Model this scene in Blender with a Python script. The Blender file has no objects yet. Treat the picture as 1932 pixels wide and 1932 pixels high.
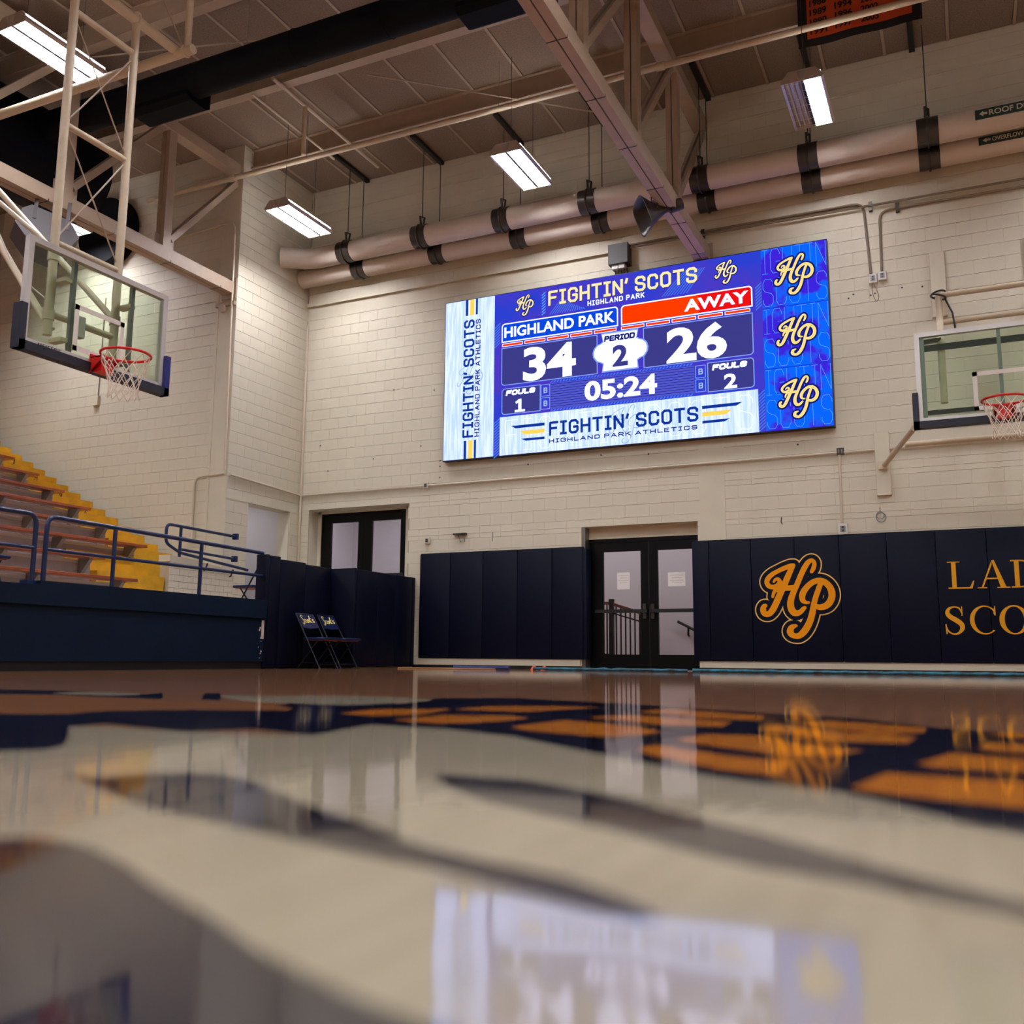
import bpy, bmesh, math, random
from mathutils import Vector, Matrix

random.seed(7)
scene = bpy.context.scene
COL = scene.collection

# ------------------------------------------------------------------ camera, world, exposure
EYE = Vector((0.0, 0.0, 0.18))
YAW, PITCH, ROLL = math.radians(25.2565), math.radians(8.6642), math.radians(0.4599)
cam_data = bpy.data.cameras.new('camera')
cam = bpy.data.objects.new('camera', cam_data)
COL.objects.link(cam)
_f = Vector((-math.sin(YAW) * math.cos(PITCH), math.cos(YAW) * math.cos(PITCH), math.sin(PITCH)))
_r = Vector((math.cos(YAW), math.sin(YAW), 0))
_u = _r.cross(_f)
_rr = _r * math.cos(ROLL) + _u * math.sin(ROLL)
_uu = -_r * math.sin(ROLL) + _u * math.cos(ROLL)
cam.matrix_world = Matrix(((_rr.x, _uu.x, -_f.x, EYE.x), (_rr.y, _uu.y, -_f.y, EYE.y), (_rr.z, _uu.z, -_f.z, EYE.z), (0, 0, 0, 1)))
cam_data.sensor_width = 36.0
cam_data.lens = 1805.0 / 1932.0 * 36.0
cam_data.clip_start = 0.02
cam_data.clip_end = 200
cam_data.dof.use_dof = True
cam_data.dof.focus_distance = 13.0
cam_data.dof.aperture_fstop = 1.7
scene.camera = cam

world = bpy.data.worlds.new('world')
scene.world = world
world.use_nodes = True
world.node_tree.nodes['Background'].inputs[0].default_value = (0.02, 0.02, 0.022, 1)

scene.view_settings.view_transform = 'Standard'
scene.view_settings.look = 'None'
scene.view_settings.gamma = 1.0
scene.view_settings.use_curve_mapping = False
scene.view_settings.exposure = 0.0
scene.cycles.max_bounces = 6
scene.cycles.diffuse_bounces = 4
scene.cycles.glossy_bounces = 3
scene.cycles.transmission_bounces = 2
scene.cycles.transparent_max_bounces = 8
scene.cycles.use_adaptive_sampling = True
scene.cycles.adaptive_threshold = 0.03
scene.cycles.use_light_tree = False
scene.cycles.sample_clamp_indirect = 6.0
scene.cycles.use_denoising = True
LAMP = 112.0          # brightness of the high-bay tubes
SCREEN = 1.08        # brightness of the video wall

# ------------------------------------------------------------------ materials
def lin(c):
    if isinstance(c, str):
        c = [int(c[i:i + 2], 16) / 255 for i in (0, 2, 4)]
    return tuple((x / 12.92 if x <= 0.04045 else ((x + 0.055) / 1.055) ** 2.4) for x in c) + (1.0,)

def _nodes(name):
    m = bpy.data.materials.new(name)
    m.use_nodes = True
    nt = m.node_tree
    return m, nt, nt.nodes['Principled BSDF']

def mat(name, col, rough=0.6, metal=0.0, var=0.0, scale=8.0, bump=0.0, bscale=60.0, coat=0.0, spec=0.5):
    m, nt, p = _nodes(name)
    c = lin(col)
    p.inputs['Base Color'].default_value = c
    p.inputs['Roughness'].default_value = rough
    p.inputs['Metallic'].default_value = metal
    p.inputs['Specular IOR Level'].default_value = spec
    p.inputs['Coat Weight'].default_value = coat
    tc = nt.nodes.new('ShaderNodeTexCoord')
    if var > 0:
        n = nt.nodes.new('ShaderNodeTexNoise'); n.inputs['Scale'].default_value = scale; n.inputs['Detail'].default_value = 5
        r = nt.nodes.new('ShaderNodeMapRange')
        r.inputs['From Min'].default_value = 0.3; r.inputs['From Max'].default_value = 0.7
        r.inputs['To Min'].default_value = 1 - var; r.inputs['To Max'].default_value = 1 + var
        mx = nt.nodes.new('ShaderNodeMix'); mx.data_type = 'RGBA'; mx.blend_type = 'MULTIPLY'; mx.inputs[0].default_value = 1
        mx.inputs[6].default_value = c
        nt.links.new(tc.outputs['Object'], n.inputs['Vector'])
        nt.links.new(n.outputs['Fac'], r.inputs['Value'])
        nt.links.new(r.outputs[0], mx.inputs[7])
        nt.links.new(mx.outputs[2], p.inputs['Base Color'])
    if bump > 0:
        n2 = nt.nodes.new('ShaderNodeTexNoise'); n2.inputs['Scale'].default_value = bscale; n2.inputs['Detail'].default_value = 4
        b = nt.nodes.new('ShaderNodeBump'); b.inputs['Strength'].default_value = bump; b.inputs['Distance'].default_value = 0.01
        nt.links.new(tc.outputs['Object'], n2.inputs['Vector'])
        nt.links.new(n2.outputs['Fac'], b.inputs['Height'])
        nt.links.new(b.outputs[0], p.inputs['Normal'])
    return m

def emit(name, col, strength, alt=None, scale=6.0, kind='noise', rot=(0, 0, 0), sharp=False, stretch=(1, 1, 1), cool=(1, 1, 1)):
    """A light-giving surface (lamp lens or video pixel), optionally with a two-colour printed pattern."""
    m, nt, p = _nodes(name)
    nt.nodes.remove(p)
    e = nt.nodes.new('ShaderNodeEmission')
    e.inputs['Strength'].default_value = strength
    tint = lambda c: tuple(a * b for a, b in zip(lin(c), cool)) + (1.0,)
    e.inputs['Color'].default_value = tint(col)
    nt.links.new(e.outputs[0], nt.nodes['Material Output'].inputs[0])
    if alt:
        tc = nt.nodes.new('ShaderNodeTexCoord')
        mp = nt.nodes.new('ShaderNodeMapping'); mp.inputs['Rotation'].default_value = rot; mp.inputs['Scale'].default_value = stretch
        nt.links.new(tc.outputs['Object'], mp.inputs['Vector'])
        if kind == 'noise':
            t = nt.nodes.new('ShaderNodeTexNoise'); t.inputs['Detail'].default_value = 4
            out = t.outputs['Fac']
        elif kind == 'voronoi':
            t = nt.nodes.new('ShaderNodeTexVoronoi'); t.distance = 'MANHATTAN'
            out = t.outputs['Color']
        else:
            t = nt.nodes.new('ShaderNodeTexWave'); t.wave_profile = 'SIN'; t.inputs['Distortion'].default_value = 0.0
            out = t.outputs['Fac']
        t.inputs['Scale'].default_value = scale
        nt.links.new(mp.outputs[0], t.inputs['Vector'])
        cr = nt.nodes.new('ShaderNodeValToRGB')
        lo, hi = (0.46, 0.54) if sharp else (0.38, 0.62)
        cr.color_ramp.elements[0].position = lo; cr.color_ramp.elements[0].color = tint(col)
        cr.color_ramp.elements[1].position = hi; cr.color_ramp.elements[1].color = tint(alt)
        nt.links.new(out, cr.inputs[0])
        nt.links.new(cr.outputs[0], e.inputs['Color'])
    return m

def glass(name, tint, refl=0.06, body=0.0, bodycol='c8c4cc'):
    m, nt, p = _nodes(name)
    nt.nodes.remove(p)
    tr = nt.nodes.new('ShaderNodeBsdfTransparent'); tr.inputs[0].default_value = lin(tint)
    gl = nt.nodes.new('ShaderNodeBsdfGlossy'); gl.inputs['Roughness'].default_value = 0.02
    fr = nt.nodes.new('ShaderNodeFresnel'); fr.inputs[0].default_value = 1.45
    mx = nt.nodes.new('ShaderNodeMixShader')
    ge = nt.nodes.new('ShaderNodeNewGeometry'); sub = nt.nodes.new('ShaderNodeMath'); sub.operation = 'SUBTRACT'; sub.inputs[0].default_value = 1.0
    mul = nt.nodes.new('ShaderNodeMath'); mul.operation = 'MULTIPLY'
    nt.links.new(ge.outputs['Backfacing'], sub.inputs[1]); nt.links.new(fr.outputs[0], mul.inputs[0]); nt.links.new(sub.outputs[0], mul.inputs[1])
    nt.links.new(mul.outputs[0], mx.inputs[0]); nt.links.new(tr.outputs[0], mx.inputs[1]); nt.links.new(gl.outputs[0], mx.inputs[2])
    last = mx
    if body:
        df = nt.nodes.new('ShaderNodeBsdfDiffuse'); df.inputs[0].default_value = lin(bodycol)
        m2 = nt.nodes.new('ShaderNodeMixShader'); m2.inputs[0].default_value = body
        nt.links.new(mx.outputs[0], m2.inputs[1]); nt.links.new(df.outputs[0], m2.inputs[2]); last = m2
    nt.links.new(last.outputs[0], nt.nodes['Material Output'].inputs[0])
    return m

def floor_mat(name, c1, c2, plank=True, rough=0.06):
    """Varnished court: wood grain or court paint under a clear gloss coat, boards running along Y."""
    m, nt, p = _nodes(name)
    tc = nt.nodes.new('ShaderNodeTexCoord')
    mp = nt.nodes.new('ShaderNodeMapping'); mp.inputs['Scale'].default_value = (22, 1.1, 1)
    nt.links.new(tc.outputs['Object'], mp.inputs['Vector'])
    n = nt.nodes.new('ShaderNodeTexNoise'); n.inputs['Scale'].default_value = 1.6; n.inputs['Detail'].default_value = 6
    nt.links.new(mp.outputs[0], n.inputs['Vector'])
    cr = nt.nodes.new('ShaderNodeValToRGB')
    cr.color_ramp.elements[0].position = 0.36; cr.color_ramp.elements[0].color = lin(c1)
    cr.color_ramp.elements[1].position = 0.66; cr.color_ramp.elements[1].color = lin(c2)
    nt.links.new(n.outputs['Fac'], cr.inputs[0])
    nt.links.new(cr.outputs[0], p.inputs['Base Color'])
    p.inputs['Roughness'].default_value = rough
    p.inputs['IOR'].default_value = 1.52
    # slight cupping and finish ripple
    m3 = nt.nodes.new('ShaderNodeMapping'); m3.inputs['Scale'].default_value = (14, 2.2, 1)
    nt.links.new(tc.outputs['Object'], m3.inputs['Vector'])
    n3 = nt.nodes.new('ShaderNodeTexNoise'); n3.inputs['Scale'].default_value = 1.0; n3.inputs['Detail'].default_value = 2
    nt.links.new(m3.outputs[0], n3.inputs['Vector'])
    b = nt.nodes.new('ShaderNodeBump'); b.inputs['Strength'].default_value = 0.15; b.inputs['Distance'].default_value = 0.004
    nt.links.new(n3.outputs['Fac'], b.inputs['Height'])
    nt.links.new(b.outputs[0], p.inputs['Normal'])
    return m

M = {}
M['wall'] = mat('painted_block', 'd8d0b8', 0.55, var=0.05, scale=1.3, bump=0.25, bscale=90)
M['wall_smooth'] = mat('painted_concrete', 'd7cfb6', 0.6, var=0.05, scale=2.0, bump=0.1, bscale=40)
M['mortar'] = mat('mortar', 'b5a98f', 0.9)
M['ceil'] = mat('wood_wool_panel', '85725f', 0.95, var=0.22, scale=45, bump=0.5, bscale=120)
M['deck'] = mat('roof_deck', '7d6f64', 0.9)
M['steel'] = mat('cream_painted_steel', 'ac9880', 0.5, var=0.06, scale=5)
M['tube'] = mat('cream_tube_paint', 'd2c3a4', 0.42, var=0.05, scale=6)
M['pipe'] = mat('pipe_jacket', 'dccfbd', 0.5, var=0.05, scale=3)
M['dark_metal'] = mat('dark_clamp_metal', '4a453f', 0.35, 0.7, var=0.15, scale=6)
M['black_metal'] = mat('black_iron', '14130f', 0.5)
M['duct'] = mat('navy_duct_paint', '020409', 0.7, var=0.2, scale=3, spec=0.15)
M['navy'] = mat('navy_vinyl', '050a1f', 0.5, bump=0.15, bscale=220, var=0.15, scale=2, spec=0.16)
M['navy_rail'] = mat('navy_rail_paint', '12264e', 0.3)
M['navy_wall'] = mat('navy_wall_paint', '04192f', 0.5, spec=0.2, var=0.15, scale=3)
M['black'] = mat('black_base', '070707', 0.5)
M['gold'] = mat('gold_vinyl', 'f29a00', 0.55, spec=0.2)
M['gold_line'] = mat('gold_line', 'f0c060', 0.5)
M['gold_text'] = mat('gold_lettering', 'e8a31c', 0.55, spec=0.2)
M['yellow'] = mat('yellow_step_paint', 'dba512', 0.6, var=0.16, scale=4)
M['seat_wood'] = mat('varnished_red_wood', '9c4f28', 0.35, var=0.2, scale=9)
M['concrete'] = mat('mauve_concrete', 'b3a59d', 0.8, var=0.1, scale=5)
M['nosing'] = mat('pale_nosing', 'd9cdbc', 0.7)
M['bracket'] = mat('grey_bracket', '8d857c', 0.5, 0.3)
M['alu'] = mat('white_aluminium', 'd8d4cc', 0.35, 0.35)
M['board_glass'] = glass('board_glass', 'eef6ee', body=0.04, bodycol='aebcae')
M['white_paint'] = mat('white_target_paint', 'e4ddcf', 0.5)
M['rim'] = mat('orange_red_rim', 'd3180f', 0.35)
M['net'] = mat('net_cord', 'e9dcc8', 0.8)
M['board_pad'] = mat('board_pad', '0c1122', 0.5)
M['board_pad_blue'] = mat('board_pad_blue', '16216e', 0.4)
M['steel_raw'] = mat('galvanised', '8b8a86', 0.35, 0.8)
M['door'] = mat('black_door', '050505', 0.35, spec=0.2)
M['pane'] = glass('door_pane', 'f4f2f6')
M['hall'] = mat('hall_paint', 'd4d0d0', 0.7)
M['paper'] = mat('paper', 'efeae2', 0.8)
M['ink'] = mat('ink', 'a8a29a', 0.8)
M['wood_cap'] = mat('wood_cap', '7a4630', 0.4)
M['conduit'] = mat('conduit', '8d7f6b', 0.4, 0.3)
M['conduit_cream'] = mat('painted_conduit', 'cfc2a8', 0.5)
M['box_white'] = mat('switch_box', 'dedad2', 0.4)
M['box_dark'] = mat('dark_box', '3b3733', 0.5)
M['housing'] = mat('light_housing', 'c9bcae', 0.35, 0.3)
M['reflector'] = mat('reflector', 'e8e6e2', 0.25, 0.6)
M['wire'] = mat('wire_guard', 'd8d4cc', 0.35, 0.6)
M['cable'] = mat('cable', '3a342e', 0.6)
M['speaker'] = mat('speaker_brown', '2e251f', 0.45)
M['speaker_grey'] = mat('speaker_grey', '4d4747', 0.5)
M['banner_orange'] = mat('banner_orange', 'c9471a', 0.75)
M['banner_black'] = mat('banner_black', '120f0e', 0.8)
M['sign'] = mat('green_sign', '14302a', 0.5)
M['sign_text'] = mat('sign_text', 'd9d2b8', 0.5)
M['chair'] = mat('chair_navy', '101c47', 0.35)
M['chair_leg'] = mat('chair_leg', '17181c', 0.35, 0.5)
M['chair_under'] = mat('chair_under', 'a34a14', 0.5)
M['script'] = mat('script_letter', 'f3dd7a', 0.5)
M['teal'] = mat('teal_tarp', '165a6c', 0.5, var=0.8, scale=9)
M['bluetarp'] = mat('blue_tarp', '142a66', 0.5)
M['batten'] = mat('batten', 'a87c4e', 0.6)
M['orange'] = mat('orange_plastic', 'd9541c', 0.5)
M['lamp'] = emit('lamp_lens', 'f6f5ff', LAMP)
M['uplight'] = emit('added_uplight', 'fff4e6', LAMP * 0.012)  # weak glow for the strips added above the hoods
M['lamp_hall'] = emit('hall_lamp', 'f6f2fa', 8.0)
M['lamp_off'] = mat('unlit_tubes', 'cfc6ba', 0.3)
M['wood'] = floor_mat('court_wood', '80583e', '9f7250')
M['fl_cream'] = floor_mat('court_cream', '9a8f77', 'a39880')
M['fl_navy'] = floor_mat('court_navy', '10101f', '151527')
M['fl_orange'] = floor_mat('court_orange', 'b5671c', 'd07c22')
M['fl_tan'] = floor_mat('court_tan', '8a5a34', 'a86c3a')

# ------------------------------------------------------------------ mesh builder
class MB:
    def __init__(self):
        self.v = []; self.f = []
    def add(self, vs, fs):
        n = len(self.v)
        self.v += [tuple(q) for q in vs]
        self.f += [tuple(i + n for i in f) for f in fs]
        return self
    def box(self, x0, x1, y0, y1, z0, z1):
        return self.add([(x0, y0, z0), (x1, y0, z0), (x1, y1, z0), (x0, y1, z0), (x0, y0, z1), (x1, y0, z1), (x1, y1, z1), (x0, y1, z1)],
                        [(0, 3, 2, 1), (4, 5, 6, 7), (0, 1, 5, 4), (1, 2, 6, 5), (2, 3, 7, 6), (3, 0, 4, 7)])
    def cbox(self, x0, x1, y0, y1, z0, z1, c=0.012):
        """box with chamfered edges"""
        bm = bmesh.new()
        bmesh.ops.create_cube(bm, size=1.0)
        for v in bm.verts:
            v.co = ((x0 + x1) / 2 + v.co.x * (x1 - x0), (y0 + y1) / 2 + v.co.y * (y1 - y0), (z0 + z1) / 2 + v.co.z * (z1 - z0))
        bmesh.ops.bevel(bm, geom=bm.edges[:], offset=c, segments=2, affect='EDGES', profile=0.5)
        bm.verts.index_update()
        self.add([tuple(v.co) for v in bm.verts], [tuple(v.index for v in f.verts) for f in bm.faces])
        bm.free()
        return self
    def bar(self, p0, p1, w, h, up=(0, 0, 1)):
        """rectangular bar from p0 to p1, w across, h along up"""
        p0, p1 = Vector(p0), Vector(p1)
        d = (p1 - p0).normalized(); u = Vector(up)
        s = d.cross(u)
        if s.length < 1e-6:
            s = d.cross(Vector((1, 0, 0)))
        s.normalize(); u = s.cross(d).normalized()
        vs = []
        for p in (p0, p1):
            for a, b in ((-1, -1), (1, -1), (1, 1), (-1, 1)):
                vs.append(p + s * (a * w / 2) + u * (b * h / 2))
        return self.add(vs, [(0, 1, 2, 3), (7, 6, 5, 4), (0, 4, 5, 1), (1, 5, 6, 2), (2, 6, 7, 3), (3, 7, 4, 0)])
    def tube(self, pts, r, n=10, caps=True, bend=0.0):
        pts = [Vector(p) for p in pts]
        if bend > 0 and len(pts) > 2:
            q = [pts[0]]
            for i in range(1, len(pts) - 1):
                a, b, c = pts[i - 1], pts[i], pts[i + 1]
                l = min(bend, (a - b).length * 0.45, (c - b).length * 0.45)
                s, e = b + (a - b).normalized() * l, b + (c - b).normalized() * l
                for k in range(5):
                    t = k / 4
                    q.append(s * (1 - t) ** 2 + b * 2 * t * (1 - t) + e * t * t)
            q.append(pts[-1]); pts = q
        rings = []
        prev = None
        for i, p in enumerate(pts):
            d = (pts[min(i + 1, len(pts) - 1)] - pts[max(i - 1, 0)]).normalized()
            if prev is None:
                a = Vector((0, 0, 1)) if abs(d.z) < 0.9 else Vector((1, 0, 0))
                s = d.cross(a).normalized()
            else:
                s = (prev - d * prev.dot(d)).normalized()
            prev = s
            u = d.cross(s)
            rr = r[i] if isinstance(r, (list, tuple)) else r
            rings.append([p + s * (rr * math.cos(2 * math.pi * k / n)) + u * (rr * math.sin(2 * math.pi * k / n)) for k in range(n)])
        vs = [v for ring in rings for v in ring]
        fs = []
        for i in range(len(rings) - 1):
            for k in range(n):
                a, b = i * n + k, i * n + (k + 1) % n
                fs.append((a, b, b + n, a + n))
        if caps:
            fs.append(tuple(range(n))[::-1]); fs.append(tuple((len(rings) - 1) * n + k for k in range(n)))
        return self.add(vs, fs)
    def ring(self, c, axis, R, r, n=40, m=8):
        c = Vector(c); a = Vector(axis).normalized()
        s = a.cross(Vector((1, 0, 0)) if abs(a.x) < 0.9 else Vector((0, 1, 0))).normalized(); u = a.cross(s)
        vs, fs = [], []
        for i in range(n):
            t = 2 * math.pi * i / n; d = s * math.cos(t) + u * math.sin(t)
            for j in range(m):
                q = 2 * math.pi * j / m
                vs.append(c + d * (R + r * math.cos(q)) + a * (r * math.sin(q)))
        for i in range(n):
            for j in range(m):
                fs.append((i * m + j, ((i + 1) % n) * m + j, ((i + 1) % n) * m + (j + 1) % m, i * m + (j + 1) % m))
        return self.add(vs, fs)
    def prism(self, poly, fn, d0, d1):
        """extrude a 2-D polygon; fn(a, b, d) -> xyz"""
        n = len(poly)
        vs = [fn(a, b, d0) for a, b in poly] + [fn(a, b, d1) for a, b in poly]
        fs = [tuple(range(n)), tuple(range(2 * n - 1, n - 1, -1))]
        fs += [(i, i + n, (i + 1) % n + n, (i + 1) % n) for i in range(n)]
        return self.add(vs, fs)
    def flat(self, vf, fn):
        v, f = vf
        return self.add([fn(a, b) for a, b in v], f)
    def build(self, name, m, parent=None, smooth=False, label=None):
        me = bpy.data.meshes.new(name)
        off = Vector(ORIGIN.get(parent.name, (0, 0, 0))) if parent else Vector((0, 0, 0))
        me.from_pydata([tuple(Vector(q) - off) for q in self.v], [], self.f)
        me.materials.append(m)
        bm = bmesh.new(); bm.from_mesh(me)
        bmesh.ops.recalc_face_normals(bm, faces=bm.faces)
        bm.to_mesh(me); bm.free()
        if smooth:
            for p in me.polygons: p.use_smooth = True
            try: me.set_sharp_from_angle(angle=math.radians(40))
            except Exception: pass
        me.update()
        o = bpy.data.objects.new(name, me)
        COL.objects.link(o)
        if parent:
            o.parent = parent
            ORIGIN[o.name] = tuple(off)
        if label: o['label'] = label
        return o

ORIGIN = {}
def thing(name, label, cat, loc=(0, 0, 0), group=None):
    o = bpy.data.objects.new(name, None)
    o.empty_display_size = 0.1
    COL.objects.link(o)
    o.location = loc
    ORIGIN[o.name] = tuple(loc)
    o['label'] = label; o['category'] = cat
    if group: o['group'] = group
    return o
def tag(o, label, cat, group=None):
    o['label'] = label; o['category'] = cat
    if group: o['group'] = group
    return o
def structure(o, label=None):
    o['kind'] = 'structure'
    if label: o['label'] = label
    return o
def dup(root, loc, rz=0.0, label=None, group=None):
    r = root.copy(); COL.objects.link(r); r.location = loc; r.rotation_euler = (0, 0, rz)
    ORIGIN[r.name] = tuple(loc)
    if label: r['label'] = label
    if group: r['group'] = group
    for ch in list(root.children):
        c = ch.copy(); COL.objects.link(c); c.parent = r
        for g in ch.children:
            d = g.copy(); COL.objects.link(d); d.parent = c
    return r
def inst(name, mesh, parent, loc=(0, 0, 0)):
    o = bpy.data.objects.new(name, mesh); COL.objects.link(o); o.parent = parent; o.location = loc
    return o

# ------------------------------------------------------------------ flat lettering
def catmull(pts, n=5, closed=False):
    out = []
    L = len(pts)
    rng = range(L) if closed else range(L - 1)
    for i in rng:
        if closed:
            p = [pts[(i + k) % L] for k in (-1, 0, 1, 2)]
        else:
            p = [pts[max(i - 1, 0)], pts[i], pts[i + 1], pts[min(i + 2, L - 1)]]
        for k in range(n):
            t = k / n
            out.append(tuple(0.5 * ((2 * b) + (c - a) * t + (2 * a - 5 * b + 4 * c - d) * t * t + (3 * b - a - 3 * c + d) * t ** 3) for a, b, c, d in zip(*p)))
    if not closed: out.append(tuple(pts[-1]))
    return out

def ribbon(path, extra=0.0, smooth=5, rcap=True):
    """2-D stroke of varying width with round ends -> (verts, faces)"""
    p = catmull(path, smooth) if smooth else list(path)
    vs, fs = [], []
    L = len(p)
    for i, (x, y, w) in enumerate(p):
        a, b = p[max(i - 1, 0)], p[min(i + 1, L - 1)]
        dx, dy = b[0] - a[0], b[1] - a[1]
        l = math.hypot(dx, dy) or 1
        nx, ny = -dy / l, dx / l
        h = w / 2 + extra
        vs += [(x + nx * h, y + ny * h), (x - nx * h, y - ny * h)]
        if i: fs.append((2 * i - 2, 2 * i - 1, 2 * i + 1, 2 * i))
    if rcap:
        for x, y, w in [p[0], p[-1]] + (p[1:-1:2] if extra > 0 else []):
            n = len(vs); h = w / 2 + extra
            vs += [(x + h * math.cos(2 * math.pi * k / 12), y + h * math.sin(2 * math.pi * k / 12)) for k in range(12)]
            fs.append(tuple(range(n, n + 12)))
    return vs, fs

def join(parts):
    v, f = [], []
    for a, b in parts:
        n = len(v); v += a; f += [tuple(i + n for i in q) for q in b]
    return v, f

HP = [[[-0.296,0.227,0.029],[-0.274,0.258,0.04],[-0.236,0.261,0.051],[-0.217,0.229,0.055],[-0.239,0.187,0.062],[-0.281,0.162,0.064],[-0.33,0.16,0.062],[-0.37,0.182,0.064],[-0.388,0.23,0.066],[-0.367,0.279,0.066],[-0.317,0.327,0.062],[-0.247,0.367,0.058],[-0.156,0.407,0.062],[-0.073,0.434,0.066],[-0.028,0.446,0.048]],[[-0.031,0.441,0.055],[-0.064,0.383,0.069],[-0.105,0.299,0.079],[-0.149,0.202,0.082],[-0.193,0.112,0.084],[-0.238,0.015,0.084],[-0.278,-0.069,0.084],[-0.319,-0.145,0.084],[-0.358,-0.191,0.079],[-0.397,-0.208,0.075],[-0.436,-0.189,0.079],[-0.449,-0.143,0.079],[-0.436,-0.101,0.062],[-0.414,-0.089,0.048]],[[-0.315,0.027,0.036],[-0.297,0.086,0.047],[-0.262,0.121,0.055],[-0.206,0.137,0.058],[-0.124,0.139,0.069],[-0.028,0.143,0.073]],[[0.205,0.352,0.047],[0.231,0.401,0.058],[0.243,0.457,0.055],[0.228,0.495,0.05],[0.197,0.5,0.057],[0.159,0.473,0.067],[0.117,0.412,0.072],[0.073,0.329,0.072],[0.033,0.24,0.072],[-0.008,0.15,0.072],[-0.044,0.074,0.077],[-0.071,0.005,0.083],[-0.085,-0.065,0.088],[-0.078,-0.134,0.091],[-0.047,-0.185,0.089],[0.0,-0.198,0.075],[0.048,-0.174,0.064],[0.08,-0.14,0.057],[0.1,-0.125,0.042]],[[0.152,-0.058,0.034],[0.113,-0.056,0.045],[0.075,-0.026,0.069],[0.071,0.037,0.082],[0.098,0.099,0.082],[0.155,0.167,0.075],[0.223,0.214,0.075],[0.297,0.231,0.075],[0.363,0.209,0.08],[0.42,0.152,0.084],[0.449,0.077,0.088],[0.446,0.002,0.088],[0.413,-0.066,0.088],[0.364,-0.107,0.084],[0.304,-0.123,0.077],[0.251,-0.115,0.066],[0.218,-0.111,0.058]],[[0.337,0.211,0.051],[0.305,0.17,0.066],[0.272,0.088,0.069],[0.242,0.006,0.069],[0.215,-0.09,0.073],[0.195,-0.187,0.08],[0.164,-0.289,0.084],[0.121,-0.378,0.089],[0.072,-0.447,0.089],[0.016,-0.493,0.079],[-0.038,-0.5,0.069],[-0.084,-0.479,0.08],[-0.102,-0.439,0.089],[-0.086,-0.391,0.075],[-0.047,-0.37,0.051],[-0.019,-0.364,0.034]]]
def hp(cx, cy, h, extra=0.0, thin=1.0):
    return join([ribbon([(cx + x * h, cy + y * h, w * h * thin) for x, y, w in s], extra * h) for s in HP])

import numpy as np
def sdf_fill(strokes, extra=0.0, step=0.007):
    """one clean outline fill (no overlaps) of several round strokes: marching squares over their distance field"""
    P = [catmull([tuple(q) for q in st], 6) for st in strokes]
    A = np.array([q for p in P for q in p])
    pad = A[:, 2].max() / 2 + extra + step * 2
    xs = np.arange(A[:, 0].min() - pad, A[:, 0].max() + pad, step); ys = np.arange(A[:, 1].min() - pad, A[:, 1].max() + pad, step)
    X, Y = np.meshgrid(xs, ys, indexing='ij')
    F = np.full(X.shape, 9.0)
    for p in P:
        for (ax, ay, aw), (bx, by, bw) in zip(p, p[1:]):
            dx, dy = bx - ax, by - ay; l2 = dx * dx + dy * dy + 1e-12
            t = np.clip(((X - ax) * dx + (Y - ay) * dy) / l2, 0, 1)
            F = np.minimum(F, np.hypot(X - ax - t * dx, Y - ay - t * dy) - ((aw + (bw - aw) * t) / 2 + extra))
    vs, fs = [], []
    ins = F < 0
    for i in range(len(xs) - 1):
        j = 0
        while j < len(ys) - 1:
            c = [(i, j), (i + 1, j), (i + 1, j + 1), (i, j + 1)]
            n = sum(bool(ins[k]) for k in c)
            if n == 0: j += 1; continue
            if n == 4:
                j2 = j + 1
                while j2 < len(ys) - 1 and ins[i, j2 + 1] and ins[i + 1, j2 + 1]: j2 += 1
                pts = [(xs[i], ys[j]), (xs[i + 1], ys[j]), (xs[i + 1], ys[j2]), (xs[i], ys[j2])]; j = j2
            else:
                pts = []
                for k in range(4):
                    a, b = c[k], c[(k + 1) % 4]
                    if ins[a]: pts.append((xs[a[0]], ys[a[1]]))
                    if ins[a] != ins[b]:
                        t = F[a] / (F[a] - F[b])
                        pts.append((xs[a[0]] + (xs[b[0]] - xs[a[0]]) * t, ys[a[1]] + (ys[b[1]] - ys[a[1]]) * t))
                j += 1
            if len(pts) > 2:
                m = len(vs); vs += [(float(x), float(y)) for x, y in pts]; fs.append(tuple(range(m, m + len(pts))))
    return vs, fs
def hp_solid(cx, cy, h, extra=0.0):
    v, f = sdf_fill(HP, extra)
    return [(cx + x * h, cy + y * h) for x, y in v], f

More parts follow.
